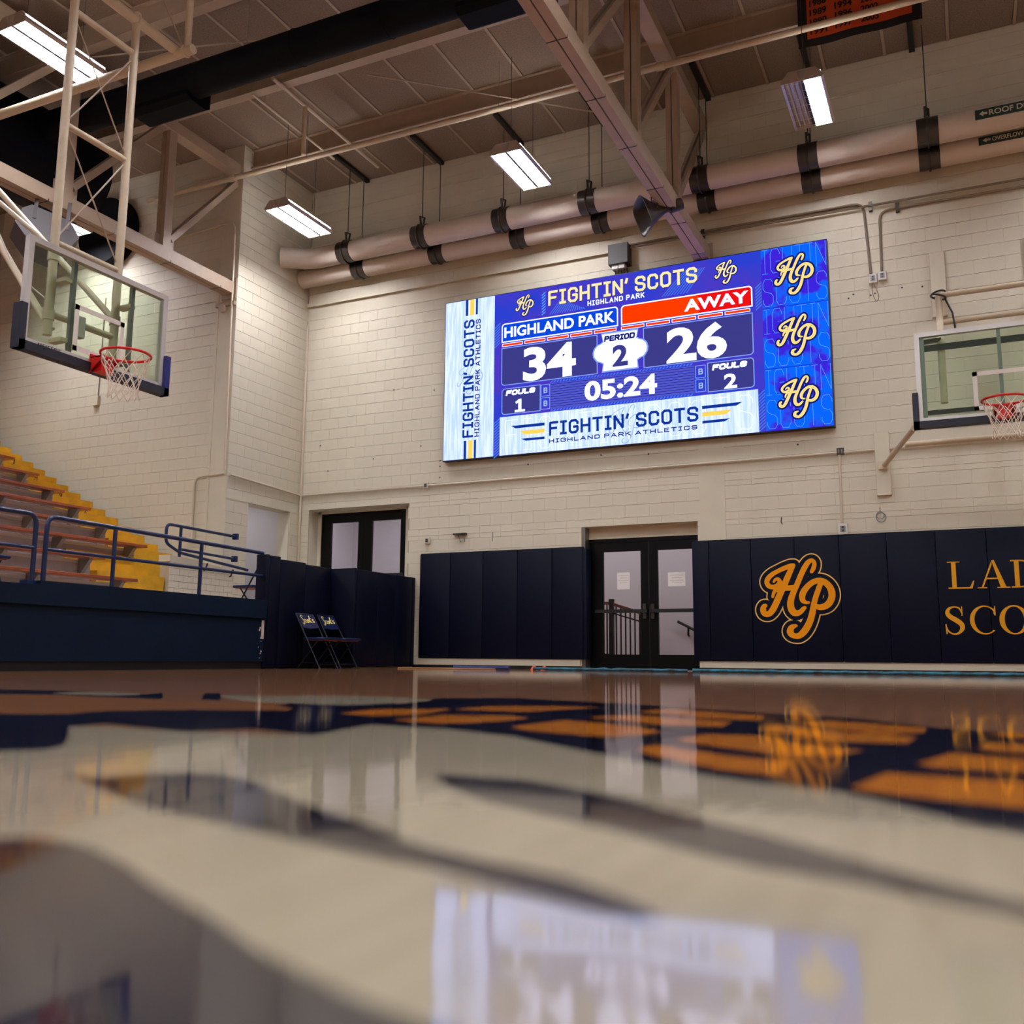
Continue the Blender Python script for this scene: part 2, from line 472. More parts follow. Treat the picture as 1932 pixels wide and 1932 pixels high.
def octo(w, c, y0=0.0, y1=1.0):
    return [(c, y0), (w - c, y0), (w, y0 + c), (w, y1 - c), (w - c, y1), (c, y1), (0, y1 - c), (0, y0 + c), (c, y0)]
W6 = 0.62
GL = {
 'F': (0.58, [[(0, 0), (0, 1), (0.58, 1)], [(0, .52), (.48, .52)]]),
 'I': (0.36, [[(0, 1), (.36, 1)], [(0, 0), (.36, 0)], [(.18, 0), (.18, 1)]]),
 'i': (0.0, [[(0, 0), (0, 1)]]),
 'G': (W6, [[(W6, .76), (W6, .84), (.48, 1), (.14, 1), (0, .84), (0, .16), (.14, 0), (.48, 0), (W6, .16), (W6, .47), (.36, .47)]]),
 'H': (W6, [[(0, 0), (0, 1)], [(W6, 0), (W6, 1)], [(0, .5), (W6, .5)]]),
 'T': (W6, [[(0, 1), (W6, 1)], [(W6 / 2, 0), (W6 / 2, 1)]]),
 'N': (W6, [[(0, 0), (0, 1), (W6, 0), (W6, 1)]]),
 "'": (0.06, [[(.06, 1), (0, .78)]]),
 'S': (W6, [[(W6, .76), (W6, .86), (.48, 1), (.14, 1), (0, .86), (0, .66), (.12, .55), (.5, .46), (W6, .35), (W6, .14), (.48, 0), (.14, 0), (0, .14), (0, .24)]]),
 'C': (W6, [[(W6, .74), (W6, .84), (.48, 1), (.14, 1), (0, .84), (0, .16), (.14, 0), (.48, 0), (W6, .16), (W6, .26)]]),
 'O': (W6, [octo(W6, .15)]), 'D': (W6, [[(0, 0), (0, 1), (.46, 1), (W6, .84), (W6, .16), (.46, 0), (0, 0)]]),
 'A': (.68, [[(0, 0), (.34, 1), (.68, 0)], [(.13, .32), (.55, .32)]]),
 'L': (.52, [[(0, 1), (0, 0), (.52, 0)]]), 'P': (.58, [[(0, 0), (0, 1), (.46, 1), (.58, .88), (.58, .58), (.46, .46), (0, .46)]]),
 'R': (.6, [[(0, 0), (0, 1), (.48, 1), (.6, .88), (.6, .6), (.48, .48), (0, .48)], [(.32, .48), (.6, 0)]]),
 'K': (.6, [[(0, 0), (0, 1)], [(.58, 1), (.06, .45)], [(.2, .58), (.6, 0)]]),
 'E': (.54, [[(.54, 1), (0, 1), (0, 0), (.54, 0)], [(0, .5), (.46, .5)]]),
 'U': (W6, [[(0, 1), (0, .15), (.14, 0), (.48, 0), (W6, .15), (W6, 1)]]),
 'B': (.58, [[(0, 0), (0, 1), (.46, 1), (.56, .9), (.56, .62), (.46, .52), (0, .52)], [(.46, .52), (.58, .42), (.58, .1), (.48, 0), (0, 0)]]),
 'Y': (.64, [[(0, 1), (.32, .5), (.64, 1)], [(.32, .5), (.32, 0)]]), 'W': (.9, [[(0, 1), (.2, 0), (.45, .8), (.7, 0), (.9, 1)]]),
 ' ': (0.04, []),
}
def blocktext(s, x0, x1, y0, y1, t, gap=0.34, shear=0.0):
    """athletic block lettering fitted to a box, stroke t"""
    H = y1 - y0 - t
    tot = sum(GL[c][0] for c in s) + gap * (len(s) - 1)
    k = (x1 - x0 - t) / tot
    out = []; cx = 0.0
    for c in s:
        w, lines = GL[c]
        for ln in lines:
            pts = [(x0 + t / 2 + (cx + a) * k + shear * b * H, y0 + t / 2 + b * H) for a, b in ln]
            for i in range(len(pts) - 1):
                (ax, ay), (bx, by) = pts[i], pts[i + 1]
                l = math.hypot(bx - ax, by - ay)
                ux, uy = (bx - ax) / l, (by - ay) / l
                e0 = t / 2 if i == 0 else t * .207; e1 = t / 2 if i == len(pts) - 2 else t * .207
                ax, ay, bx, by = ax - ux * e0, ay - uy * e0, bx + ux * e1, by + uy * e1
                nx, ny = -uy * t / 2, ux * t / 2
                out.append(([(ax + nx, ay + ny), (ax - nx, ay - ny), (bx - nx, by - ny), (bx + nx, by + ny)], [(0, 1, 2, 3)]))
        cx += w + gap
    return join(out)

def fonttext(s, x0, x1, y0, y1, bold=0.02, shear=0.0, keep=False, align=None):
    """built-in sans lettering fitted to a box"""
    cu = bpy.data.curves.new('tmp_text', 'FONT')
    cu.body = s; cu.size = 1.0; cu.offset = bold; cu.shear = shear; cu.resolution_u = 4
    ob = bpy.data.objects.new('tmp_text', cu)
    COL.objects.link(ob)
    dg = bpy.context.evaluated_depsgraph_get()
    me = bpy.data.meshes.new_from_object(ob.evaluated_get(dg))
    v = [(q.co.x, q.co.y) for q in me.vertices]; f = [tuple(p.vertices) for p in me.polygons]
    bpy.data.objects.remove(ob); bpy.data.meshes.remove(me); bpy.data.curves.remove(cu)
    a0, a1 = min(p[0] for p in v), max(p[0] for p in v); b0, b1 = min(p[1] for p in v), max(p[1] for p in v)
    sx, sy = (x1 - x0) / (a1 - a0), (y1 - y0) / (b1 - b0)
    if keep: sx = sy
    return [(x0 + (a - a0) * sx, y0 + (b - b0) * sy) for a, b in v], f

def rect(x0, x1, y0, y1): return [(x0, y0), (x1, y0), (x1, y1), (x0, y1)], [(0, 1, 2, 3)]
def poly(p): return list(p), [tuple(range(len(p)))]
def rrect(x0, x1, y0, y1, r, corners=(1, 1, 1, 1)):
    out = []
    for (cx, cy, a0), on in zip(((x1 - r, y0 + r, -90), (x1 - r, y1 - r, 0), (x0 + r, y1 - r, 90), (x0 + r, y0 + r, 180)), corners):
        if on: out += [(cx + r * math.cos(math.radians(a0 + k * 15)), cy + r * math.sin(math.radians(a0 + k * 15))) for k in range(7)]
        else:
            sx = {-90: (r, -r), 0: (r, r), 90: (-r, r), 180: (-r, -r)}[a0]; out.append((cx + sx[0], cy + sx[1]))
    return poly(out)
def frame2(x0, x1, y0, y1, t): return join([rect(x0, x1, y0, y0 + t), rect(x0, x1, y1 - t, y1), rect(x0, x0 + t, y0 + t, y1 - t), rect(x1 - t, x1, y0 + t, y1 - t)])

# ================================================================== THE SETTING
DY = 14.4            # end wall
LY = 12.45           # nearer wall section left of the corner
CX = -11.21          # corner return
CZ = 9.25            # underside of roof panels
DECK = 0.8           # raised walkway in front of the bleachers

floor = structure(MB().box(-21, 11, -13, 18, -0.2, 0).build('floor', M['wood']), 'glossy varnished wooden basketball court with painted mascot graphic')
def court_paint(name, pts, m, z, label, sm=True):
    p = catmull([(a, b) for a, b in pts], 4, True) if sm else pts
    MB().prism(p, lambda a, b, d: (a, b, d), 0.0001, z).build(name, m, floor, label=label)
_cream = [(-2.36,1.38),(-2.07,1.76),(-1.7,1.78),(-1.39,1.86),(-1.47,2.23),(-1.2,2.19),(-0.97,2.07),(-0.49,1.64),(-0.31,1.5),(-0.17,1.44),(-0.08,1.32),(0.0,1.22),(0.07,1.14),(0.25,0.9),(0.5,0.2),(0.1,-0.5),(-0.8,-0.5),(-1.59,0.3)]
_band = [(-2.62,1.88),(-2.7,2.05),(-2.63,2.28),(-2.39,2.51),(-2.22,2.71),(-2.43,3.14),(-2.35,3.32),(-1.99,3.24),(-2.13,3.73),(-1.87,3.99),(-1.18,3.7),(-0.63,3.37),(-0.32,3.23),(-0.12,2.95),(0.12,2.77),(0.6,2.3),(0.6,0.8),(0.04,1.17),(0.0,1.21),(-0.07,1.31),(-0.17,1.43),(-0.3,1.48),(-0.37,1.52),(-0.48,1.62),(-0.71,1.82),(-0.96,2.05),(-1.19,2.17),(-1.45,2.2),(-1.37,1.84),(-1.62,1.93),(-1.69,1.77),(-2.07,1.88),(-2.04,1.74),(-1.78,1.52),(-1.63,1.38),(-1.59,1.3),(-1.64,1.25),(-1.69,1.22),(-2.3,1.5)]
court_paint('court_paint_field', _cream, M['fl_cream'], 0.0005, 'cream painted field of the centre-court graphic')
court_paint('court_paint_band', _band, M['fl_navy'], 0.0009, 'navy painted lettering band across the court graphic', False)
court_paint('court_paint_swoosh', [(-0.75,1.32),(-0.68,1.33),(-0.6,1.33),(-0.44,1.24),(-0.28,1.11),(-0.17,1.02),(-0.06,0.92),(0.03,0.85),(0.15,0.76),(0.15,0.70),(0.03,0.8),(-0.02,0.82),(-0.1,0.86),(-0.19,0.89),(-0.28,0.95),(-0.37,1.01),(-0.51,1.09),(-0.6,1.15)], M['fl_navy'], 0.0009, 'navy painted swoosh on the cream field')
court_paint('court_paint_swoosh', [(-1.26,1.07),(-1.17,1.05),(-1.15,1.12),(-1.1,1.16),(-1.01,1.16),(-0.89,1.09),(-0.74,0.99),(-0.59,0.9),(-0.5,0.84),(-0.41,0.8),(-0.32,0.77),(-0.27,0.74),(-0.23,0.71),(-0.205,0.675),(-0.25,0.68),(-0.33,0.71),(-0.4,0.74),(-0.47,0.76),(-0.58,0.79),(-0.71,0.83),(-0.85,0.87),(-0.95,0.91),(-1.1,0.99)], M['fl_navy'], 0.0009, 'long tapering navy swoosh near the camera')
court_paint('court_paint_shape', [(-0.95,0.45),(-0.9,0.6),(-0.86,0.68),(-0.82,0.69),(-0.76,0.68),(-0.67,0.64),(-0.58,0.59),(-0.48,0.54),(-0.41,0.5),(-0.34,0.47),(-0.29,0.45),(-0.26,0.44),(-0.21,0.41),(-0.1,0.2),(-0.3,-0.2),(-0.8,0.0)], M['fl_navy'], 0.0009, 'broad dark painted shape nearest the camera')
court_paint('court_paint_ring', [(-4.43,3.18),(-4.45,3.36),(-4.01,3.42),(-3.45,3.34),(-3.52,3.53),(-2.98,2.99),(-3.08,2.98),(-3.67,3.09),(-3.98,3.01),(-4.09,2.93)], M['fl_navy'], 0.0006, 'thin navy ring line', False)
court_paint('court_paint_ring', [(-3.32,3.6),(-3.26,3.64),(-2.73,3.05),(-2.86,3.08)], M['fl_navy'], 0.0006, 'short navy stroke of the ring', False)
court_paint('court_paint_sliver', [(-3.09,3.45),(-2.86,3.48),(-2.63,3.72),(-2.2,3.68),(-2.04,3.54),(-2.06,3.19),(-2.14,3.03),(-2.35,3.04),(-2.64,3.11)], M['fl_cream'], 0.0013, 'cream painted sliver beyond the navy band')
court_paint('court_paint_sliver', [(-3.86,3.19),(-3.78,3.42),(-3.46,3.33),(-3.48,3.16)], M['fl_cream'], 0.0013, 'small cream painted sliver')
court_paint('court_paint_tan', [(-3.83,2.75),(-3.88,2.93),(-3.58,3.01),(-3.13,3.0),(-2.69,2.96),(-2.31,2.87),(-2.14,2.76),(-2.06,2.62),(-2.37,2.48),(-2.53,2.3),(-2.49,2.12),(-2.65,2.01),(-2.73,1.96)], M['fl_tan'], 0.0011, 'tan painted streak', False)
for pts in ([(-1.09,2.31),(-1.07,2.64),(-0.81,2.52),(-0.69,2.34),(-0.75,2.15),(-1.01,2.24)], [(-1.04,3.23),(-0.99,3.47),(-0.6,3.21),(-0.57,2.95),(-0.77,3.0)],
            [(-1.06,2.82),(-1.0,3.02),(-0.63,2.85),(-0.61,2.64),(-0.75,2.6)], [(-0.6,2.14),(-0.58,2.34),(-0.45,2.35),(-0.34,2.17),(-0.2,2.09),(-0.24,1.93),(-0.34,1.93),(-0.54,2.08)],
            [(-0.62,1.91),(-0.59,1.99),(-0.43,1.85),(-0.29,1.78),(-0.28,1.57),(-0.39,1.63),(-0.55,1.79)], [(-0.44,2.9),(-0.38,3.07),(-0.11,2.88),(-0.11,2.7),(-0.2,2.59),(-0.38,2.75)],
            [(-0.51,2.61),(-0.49,2.8),(-0.33,2.62),(-0.12,2.53),(-0.13,2.32),(-0.29,2.3)], [(-0.09,1.87),(-0.04,2.11),(0.11,2.05),(0.3,1.8),(-0.06,1.83)],
            [(-0.16,1.47),(-0.13,1.69),(0.09,1.67),(0.3,1.3),(-0.08,1.43)], [(0.04,2.71),(0.09,2.83),(0.3,2.7),(0.25,2.48)], [(0.01,2.29),(0.03,2.43),(0.3,2.3),(0.25,2.1),(0.03,2.24)],
            [(-1.82,2.59),(-1.86,2.83),(-1.65,3.01),(-1.58,2.7),(-1.66,2.53)], [(-1.5,2.4),(-1.49,2.67),(-1.3,2.76),(-1.2,2.67),(-1.25,2.44),(-1.33,2.34)], [(-1.62,2.99),(-1.62,3.25),(-1.41,3.39),(-1.25,3.41),(-1.35,3.01)]):
    court_paint('court_letter_stroke', pts, M['fl_orange'], 0.0014, None, False)

# ---- block walls
BW, BH = 0.4, 0.2
def split(lo, hi, ex):
    out = [(lo, hi)]
    for a, b in ex:
        nxt = []
        for p, q in out:
            if b <= p or a >= q: nxt.append((p, q)); continue
            if a > p: nxt.append((p, a))
            if b < q: nxt.append((b, q))
        out = nxt
    return out
def block_wall(parent, x0, x1, z0, z1, excl, fn, eye_key, count, phase=0.0, hide=()):
    """running-bond blocks; fn(a, depth, z) -> xyz (depth 0 = face, + into the wall)"""
    full, rest = [], MB()
    nz = int(math.ceil((z1 - z0) / BH))
    for r in range(nz):
        c0, c1 = z0 + r * BH, min(z0 + (r + 1) * BH, z1)
        cuts = sorted({c0, c1} | {e for q in excl for e in q[2:] if c0 + .01 < e < c1 - .01})
        for s0, s1 in zip(cuts, cuts[1:]):
            ex = [(q[0], q[1]) for q in excl if q[2] < (s0 + s1) / 2 < q[3]]
            for p, q in split(x0, x1, ex):
                off = (r % 2) * BW / 2 + phase
                k = math.floor((p - off) / BW)
                while True:
                    a, b = max(p, off + k * BW), min(q, off + (k + 1) * BW)
                    k += 1
                    if a >= q - 1e-6: break
                    if b - a < .03: continue
                    if b - a > BW - .01 and s1 - s0 > BH - .01:
                        full.append((a, s0))
                    else:
                        rest.add(*block_geo(a, b, s0, s1, fn))
    def hidden(a, z): return any(h[0] < a + .2 < h[1] and h[2] < z + .1 < h[3] for h in hide)
    full.sort(key=lambda q: (hidden(*q), eye_key(q[0] + .2, q[1] + .1)))
    variants = []
    for j in range(4):
        me = bpy.data.meshes.new('block'); g = block_geo(0, BW, 0, BH, lambda a, d, z: Vector(fn(a, d, z)) - Vector(fn(0, 0, 0)), [.001, .0022, .0015, .003][j])
        me.from_pydata([tuple(q) for q in g[0]], [], g[1]); me.materials.append(M['wall']); variants.append(me)
    for i, (a, z) in enumerate(full):
        if i < count: inst('block', variants[random.randrange(4)], parent, fn(a, 0, z))
        else: rest.add(*block_geo(a, a + BW, z, z + BH, fn, random.choice((.001, .002, .003))))
    o = rest.build('block_courses', M['wall'], parent); o['kind'] = 'stuff'
def block_geo(a, b, z0, z1, fn, g=.002):
    e = .0004; d = .03; c = .0025
    v = [(a + e, d, z0 + g), (b - e, d, z0 + g), (b - e, d, z1 - g), (a + e, d, z1 - g),
         (a + e, c, z0 + g), (b - e, c, z0 + g), (b - e, c, z1 - g), (a + e, c, z1 - g),
         (a + e + .001, 0, z0 + g + c), (b - e - .001, 0, z0 + g + c), (b - e - .001, 0, z1 - g - c), (a + e + .001, 0, z1 - g - c)]
    f = [(8, 9, 10, 11)]
    for i in range(4):
        j = (i + 1) % 4
        f += [(i, j, j + 4, i + 4), (i + 4, j + 4, j + 8, i + 8)]
    return [fn(*q) for q in v], f
def shell(rects, fn, d0, d1):
    m = MB()
    for a, b, z0, z1 in rects:
        m.add([fn(x, d, z) for d in (d0, d1) for x, z in ((a, z0), (b, z0), (b, z1), (a, z1))],
              [(0, 1, 2, 3), (7, 6, 5, 4), (0, 4, 5, 1), (1, 5, 6, 2), (2, 6, 7, 3), (3, 7, 4, 0)])
    return m
def around(x0, x1, z0, z1, holes):
    """rectangles covering the wall but not its openings"""
    out = []; xs = sorted({x0, x1} | {h[0] for h in holes} | {h[1] for h in holes})
    for a, b in zip(xs, xs[1:]):
        for p, q in split(z0, z1, [(h[2], h[3]) for h in holes if h[0] < (a + b) / 2 < h[1]]): out.append((a, b, p, q))
    return out

D1 = (-11.0, -8.83, DECK, 2.88)
D2 = (-5.545, -3.636, 0.0, 2.28)
PIL = (-3.6, -3.2)
bfn = lambda a, d, z: (a, DY + d, z)
wall_back = structure(shell(around(CX, 11, 0, CZ + .1, [D1, D2]), bfn, .03, .34).build('wall_back', M['wall_smooth']), 'cream painted concrete block end wall behind the scoreboard')
shell(around(CX, 11, 0, CZ + .1, [D1, D2]), bfn, .008, .0305).build('mortar_bed', M['mortar'], wall_back)
SBX0, SBX1, SBZ0, SBZ1 = -8.06, -1.56, 3.56, 6.42
block_wall(wall_back, CX, 3.2, 0.0, 6.6, [D1, D2, (PIL[0], PIL[1], 0, 6.6)], bfn, lambda a, z: (Vector((a, DY, z)) - EYE).length, 300,
           hide=[(SBX0, SBX1, SBZ0, SBZ1), (-8.6, -5.5, -1, 1.95), (-3.7, 5, -1, 1.95), (1.1, 9, -1, 20), (-12, -8.6, -1, .9)])
block_wall(wall_back, CX, 3.2, 6.93, CZ, [], bfn, lambda a, z: a, 0)
MB().box(PIL[0], PIL[1], DY - .004, DY + .031, 0, 6.6).build('pilaster', M['wall_smooth'], wall_back)
MB().box(CX, 11, DY - .002, DY + .031, 6.6, 6.93).build('ring_beam', M['wall_smooth'], wall_back)
structure(MB().box(CX, -4.99, DY - .06, DY + .02, 6.86, 6.93).build('trim_1', M['wall_smooth']), 'projecting concrete ledge along the end wall up to the black box above the scoreboard')
structure(MB().box(CX, 11, DY - .03, DY + .02, 8.75, 8.80).build('trim_2', M['wall_smooth']), 'thin concrete band high on the end wall below the roof')

lfn = lambda a, d, z: (a, LY + d, z)
wall_left = structure(shell([(-21, CX - .032, 0, CZ + .1)], lfn, .03, .3).build('wall_left', M['wall_smooth']), 'cream painted block wall behind the bleachers')
shell([(-21, -11.6, 0, CZ + .1)], lfn, .008, .0305).build('mortar_bed', M['mortar'], wall_left)
block_wall(wall_left, -17.6, -11.65, DECK, CZ, [], lfn, lambda a, z: (Vector((a, LY, z)) - EYE).length, 240, hide=[(-30, -12, -1, 2.2), (-30, -15.8, -1, 20)])
MB().box(-11.65, CX - .031, LY - .05, LY + .0305, DECK, CZ).build('pilaster', M['wall_smooth'], wall_left)
MB().box(-11.66, -11.60, LY - .06, LY + .02, DECK, CZ).build('pilaster_edge', M['wall_smooth'], wall_left)

RD = (12.97, 14.12, DECK, 2.82)
rfn = lambda a, d, z: (CX - d, a, z)
wall_corner = structure(shell(around(LY, DY, 0, CZ + .1, [RD]), rfn, .03, .3).build('wall_corner', M['wall_smooth']), 'short cream block return wall between the two end wall sections')
shell(around(LY - .045, DY, 0, CZ + .1, [RD]), rfn, .008, .0305).build('mortar_bed', M['mortar'], wall_corner)
block_wall(wall_corner, LY - .05, DY, DECK, CZ, [RD], rfn, lambda a, z: z, 110)
# passage behind the return wall opening
psg = structure(MB().box(-14.6, -14.5, 12.76, 14.5, DECK, 3.2).box(-14.5, CX - .3, 12.76, 12.96, DECK, 3.2).box(-14.5, CX - .3, 14.13, 14.38, DECK, 3.2).box(-14.5, CX - .3, 12.9, 14.2, 3.1, 3.2).build('wall_passage', M['hall']), 'pale lavender passage beyond the opening in the return wall')
MB().box(-13.2, -13.1, 13.62, 14.12, DECK, 3.0).build('door_frame', M['wall_smooth'], psg)

# unseen sides of the hall
structure(MB().box(10.8, 11, -13, DY, 0, CZ + .1).build('wall_right', M['wall_smooth']), 'cream side wall of the gymnasium')
structure(MB().box(-21, 11, -13.2, -13, 0, CZ + .1).build('wall_front', M['wall_smooth']), 'cream wall behind the camera')
structure(MB().box(-21.2, -21, -13, LY + .3, 0, CZ + .1).build('wall_side', M['wall_smooth']), 'cream wall at the top of the bleachers')

# ---- ceiling
ceiling = structure(MB().box(-21, 11, -13, DY + .3, CZ + .08, CZ + .3).build('ceiling', M['deck']), 'roof deck of rough wood wool panels between purlins')
PUR = [12.66, 10.78, 8.90, 7.02, 5.14, 3.26]
edges = [DY] + PUR
PW = 0.87
pmesh = {}
rest = MB(); tees = MB()
for yi in range(len(edges) - 1):
    y1, y0 = edges[yi], edges[yi + 1]
    k = -9
    x = -8.44 - PW * 11
    while x < 10.5:
        a, b = x + .028, x + PW - .028
        if -17.8 < x < 3.2 and y0 > 5 and not (x + PW > CX and False):
            if yi not in pmesh:
                me = bpy.data.meshes.new('ceiling_panel')
                g = MB().box(0, PW - .056, 0, y1 - y0 - .03, 0, .06)
                me.from_pydata(g.v, [], g.f); me.materials.append(M['ceil']); pmesh[yi] = me
            inst('ceiling_panel', pmesh[yi], ceiling, (a, y0 + .015, CZ))
        else:
            rest.box(a, b, y0 + .015, y1 - .015, CZ, CZ + .06)
        x += PW
x = -8.44 - PW * 11
while x < 10.5:
    if -17.8 < x < 3.2: MB().box(x - .022, x + .022, 5.14, DY, CZ - .012, CZ + .03).build('bulb_tee', M['steel'], ceiling)
    x += PW
rest.box(-21, 11, -13, 3.2, CZ, CZ + .06)
o = rest.build('ceiling_panel_field', M['ceil'], ceiling); o['kind'] = 'stuff'
for i, y in enumerate(PUR):
    t = thing('roof_purlin', ['cream I-beam purlin nearest the scoreboard wall, running above the long sprinkler pipe', 'cream I-beam purlin just behind the long navy duct', 'cream I-beam purlin overhead, third from the scoreboard wall',
                              'cream I-beam purlin overhead, fourth from the scoreboard wall', 'cream I-beam purlin overhead, fifth from the scoreboard wall', 'cream I-beam purlin overhead, sixth from the scoreboard wall'][i], 'beam', (-5, y, 8.88), 'roof purlins')
    x1 = 10.8; x0 = -20.9
    MB().box(x0, x1, y - .012, y + .012, 8.9, CZ + .02).build('web', M['steel'], t)
    MB().box(x0, x1, y - .08, y + .08, 8.875, 8.9).build('bottom_flange', M['steel'], t)
    MB().box(x0, x1, y - .07, y + .07, CZ - .02, CZ + .005).build('top_flange', M['steel'], t)

# ---- door_2 : double glass doors at floor level
d2 = thing('door_2', 'black framed double glass doors at court level beside the scoreboard wall pads', 'door', (-4.6, 14.65, 0))
structure(d2)
yb = 14.66
MB().box(-5.545, -5.49, 14.42, 14.74, 0, 2.28).build('jamb', M['steel_raw'], d2)
MB().box(-5.5, -3.65, 14.6, 14.74, 2.1, 2.30).build('header', M['wall_smooth'], d2)
MB().box(-5.49, -3.69, 14.62, 14.72, 2.04, 2.1).build('door_frame', M['door'], d2)
for x0, x1, g0, g1 in ((-5.49, -4.50, -5.26, -4.63), (-4.49, -3.69, -4.35, -3.76)):
    lf = MB().box(x0, g0, yb - .025, yb + .025, 0.01, 2.05).box(g1, x1, yb - .025, yb + .025, 0.01, 2.05).box(g0, g1, yb - .025, yb + .025, .01, .245).box(g0, g1, yb - .025, yb + .025, 1.89, 2.05).build('door_leaf', M['door'], d2)
    MB().box(g0, g1, yb - .004, yb + .004, .245, 1.89).build('pane', M['pane'], lf)
    MB().box(g0 - .12, g1 + .12, yb - .10, yb - .05, .90, .955).build('push_bar', M['black'], lf)
    hx = x1 - .06 if x0 < -5 else x0 + .06
    MB().cbox(hx - .03, hx + .03, yb - .08, yb - .025, .80, 1.04, .008).build('handle', M['dark_metal'], lf)
for x0, x1, z0, z1, lab in ((-5.03, -4.82, 1.28, 1.55, 'upright sheet of paper taped on the left court-level door pane'), (-4.19, -3.91, 1.31, 1.53, 'sideways sheet of paper taped on the right court-level door pane')):
    p = thing('notice', lab, 'paper', ((x0 + x1) / 2, yb - .01, z0), 'notices on the doors')
    MB().box(x0, x1, yb - .008, yb - .0045, z0, z1).build('sheet', M['paper'], p)
    m = MB()
    for k in range(4):
        w = (x1 - x0) * (.3 if k % 2 else .4)
        m.box((x0 + x1) / 2 - w, (x0 + x1) / 2 + w, yb - .0085, yb - .008, z1 - .05 - k * .04, z1 - .045 - k * .04)
    m.build('printed_lines', M['ink'], p)

# ---- door_1 : upper double doors at the walkway
d1 = thing('door_1', 'black double glass doors above the padded corner enclosure', 'door', (-10.0, 14.75, DECK))
structure(d1)
yb1 = 14.75
MB().box(-11.0, -10.93, 14.70, 14.80, DECK, 2.88).box(-9.06, -8.83, 14.70, 14.80, DECK, 2.88).box(-11.0, -8.83, 14.70, 14.80, 2.84, 2.9).build('jamb', M['wall_smooth'], d1)
for x0, x1, g0, g1 in ((-10.93, -9.99, -10.71, -10.10), (-9.98, -9.06, -9.80, -9.18)):
    lf = MB().box(x0, g0, yb1 - .025, yb1 + .025, DECK, 2.84).box(g1, x1, yb1 - .025, yb1 + .025, DECK, 2.84).box(g0, g1, yb1 - .025, yb1 + .025, DECK, 1.05).box(g0, g1, yb1 - .025, yb1 + .025, 2.66, 2.84).build('door_leaf', M['door'], d1)
    MB().box(g0, g1, yb1 - .004, yb1 + .004, 1.05, 2.66).build('pane', M['pane'], lf)
    MB().box(g0 - .1, g1 + .1, yb1 - .1, yb1 - .05, 1.62, 1.675).build('push_bar', M['black'], lf)

# ---- hallway behind both doors
hall = structure(MB().box(-12, -2, 17.3, 17.4, -.1, 3.6).box(-12.1, -12, 14.76, 17.4, -.1, 3.6).box(-2, -1.9, 14.76, 17.4, -.1, 3.6).box(-12, -2, 14.76, 17.4, 3.5, 3.6).box(-12, -7.6, 14.76, 17.4, 0, DECK).build('wall_hallway', M['hall']), 'pale lavender hallway seen through the glass doors')
hl = thing('hall_light', 'fluorescent strip on the hallway ceiling behind the glass doors', 'lamp', (-7, 15.9, 3.4))
MB().box(-11.5, -2.5, 15.65, 16.15, 3.44, 3.5).build('fixture_body', M['reflector'], hl)
MB().box(-11.45, -2.55, 15.7, 16.1, 3.435, 3.44).build('lens', M['lamp_hall'], hl)
pl = thing('passage_light', 'small fluorescent fixture on the passage ceiling beyond the return wall', 'lamp', (-12.4, 13.5, 3.05))
MB().box(-13.0, -11.8, 13.2, 13.5, 3.06, 3.1).build('fixture_body', M['reflector'], pl)
MB().box(-12.95, -11.85, 13.22, 13.48, 3.055, 3.06).build('lens', M['lamp_hall'], pl)
ba = thing('stair_balustrade', 'black stair balustrade with wooden cap rail seen through the left court-level door', 'railing', (-5.4, 15.9, 0))
pts = [(-6.3, 16.0, 1.16), (-5.62, 16.0, 1.14), (-4.75, 16.0, .86)]
def capz(x): return 1.15 if x < -5.6 else 1.14 - (x + 5.62) * .32
for a, b in zip(pts, pts[1:]): MB().bar(a, b, .07, .05).build('cap_rail', M['wood_cap'], ba)
for dz in (.12, .85, .95):
    MB().tube([(-6.3, 16, 1.12 - dz), (-5.62, 16, 1.10 - dz), (-4.75, 16, .82 - dz if dz > .5 else .72)], .014, 6).build('rail', M['black_metal'], ba)
x = -6.28
while x < -4.76:
    MB().box(x - .011, x + .011, 15.99, 16.01, .02, capz(x) - .02).build('baluster', M['black_metal'], ba)
    x += .085
for x, c in ((-5.6, True), (-5.05, False)):
    MB().box(x - .04, x + .04, 15.96, 16.04, 0, capz(x) + (.08 if c else -.02)).build('newel_post', M['black_metal'], ba)
wr = thing('wall_handrail', 'short black sloping handrail on the hallway wall through the right door', 'handrail', (-4.2, 17.2, .5))
MB().tube([(-4.75, 17.2, .86), (-4.2, 17.2, .58)], .024, 8).build('rail', M['black_metal'], wr)
MB().tube([(-4.55, 17.2, .74), (-4.57, 17.25, .62), (-4.57, 17.31, .60)], .02, 6).build('bracket', M['black_metal'], wr)

structure(MB().box(-8.62, -5.56, DY - .03, DY + .01, .055, .16).box(-3.64, 6, DY - .03, DY + .01, .055, .16).build('baseboard_back', M['wall_smooth']), 'cream wooden baseboard under the wall pads')
structure(MB().box(-8.66, -5.545, DY - .02, DY + .01, 0, .055).box(-3.64, 6, DY - .02, DY + .01, 0, .055).build('trim_3', M['black']), 'black rubber cove strip at the foot of the end wall')

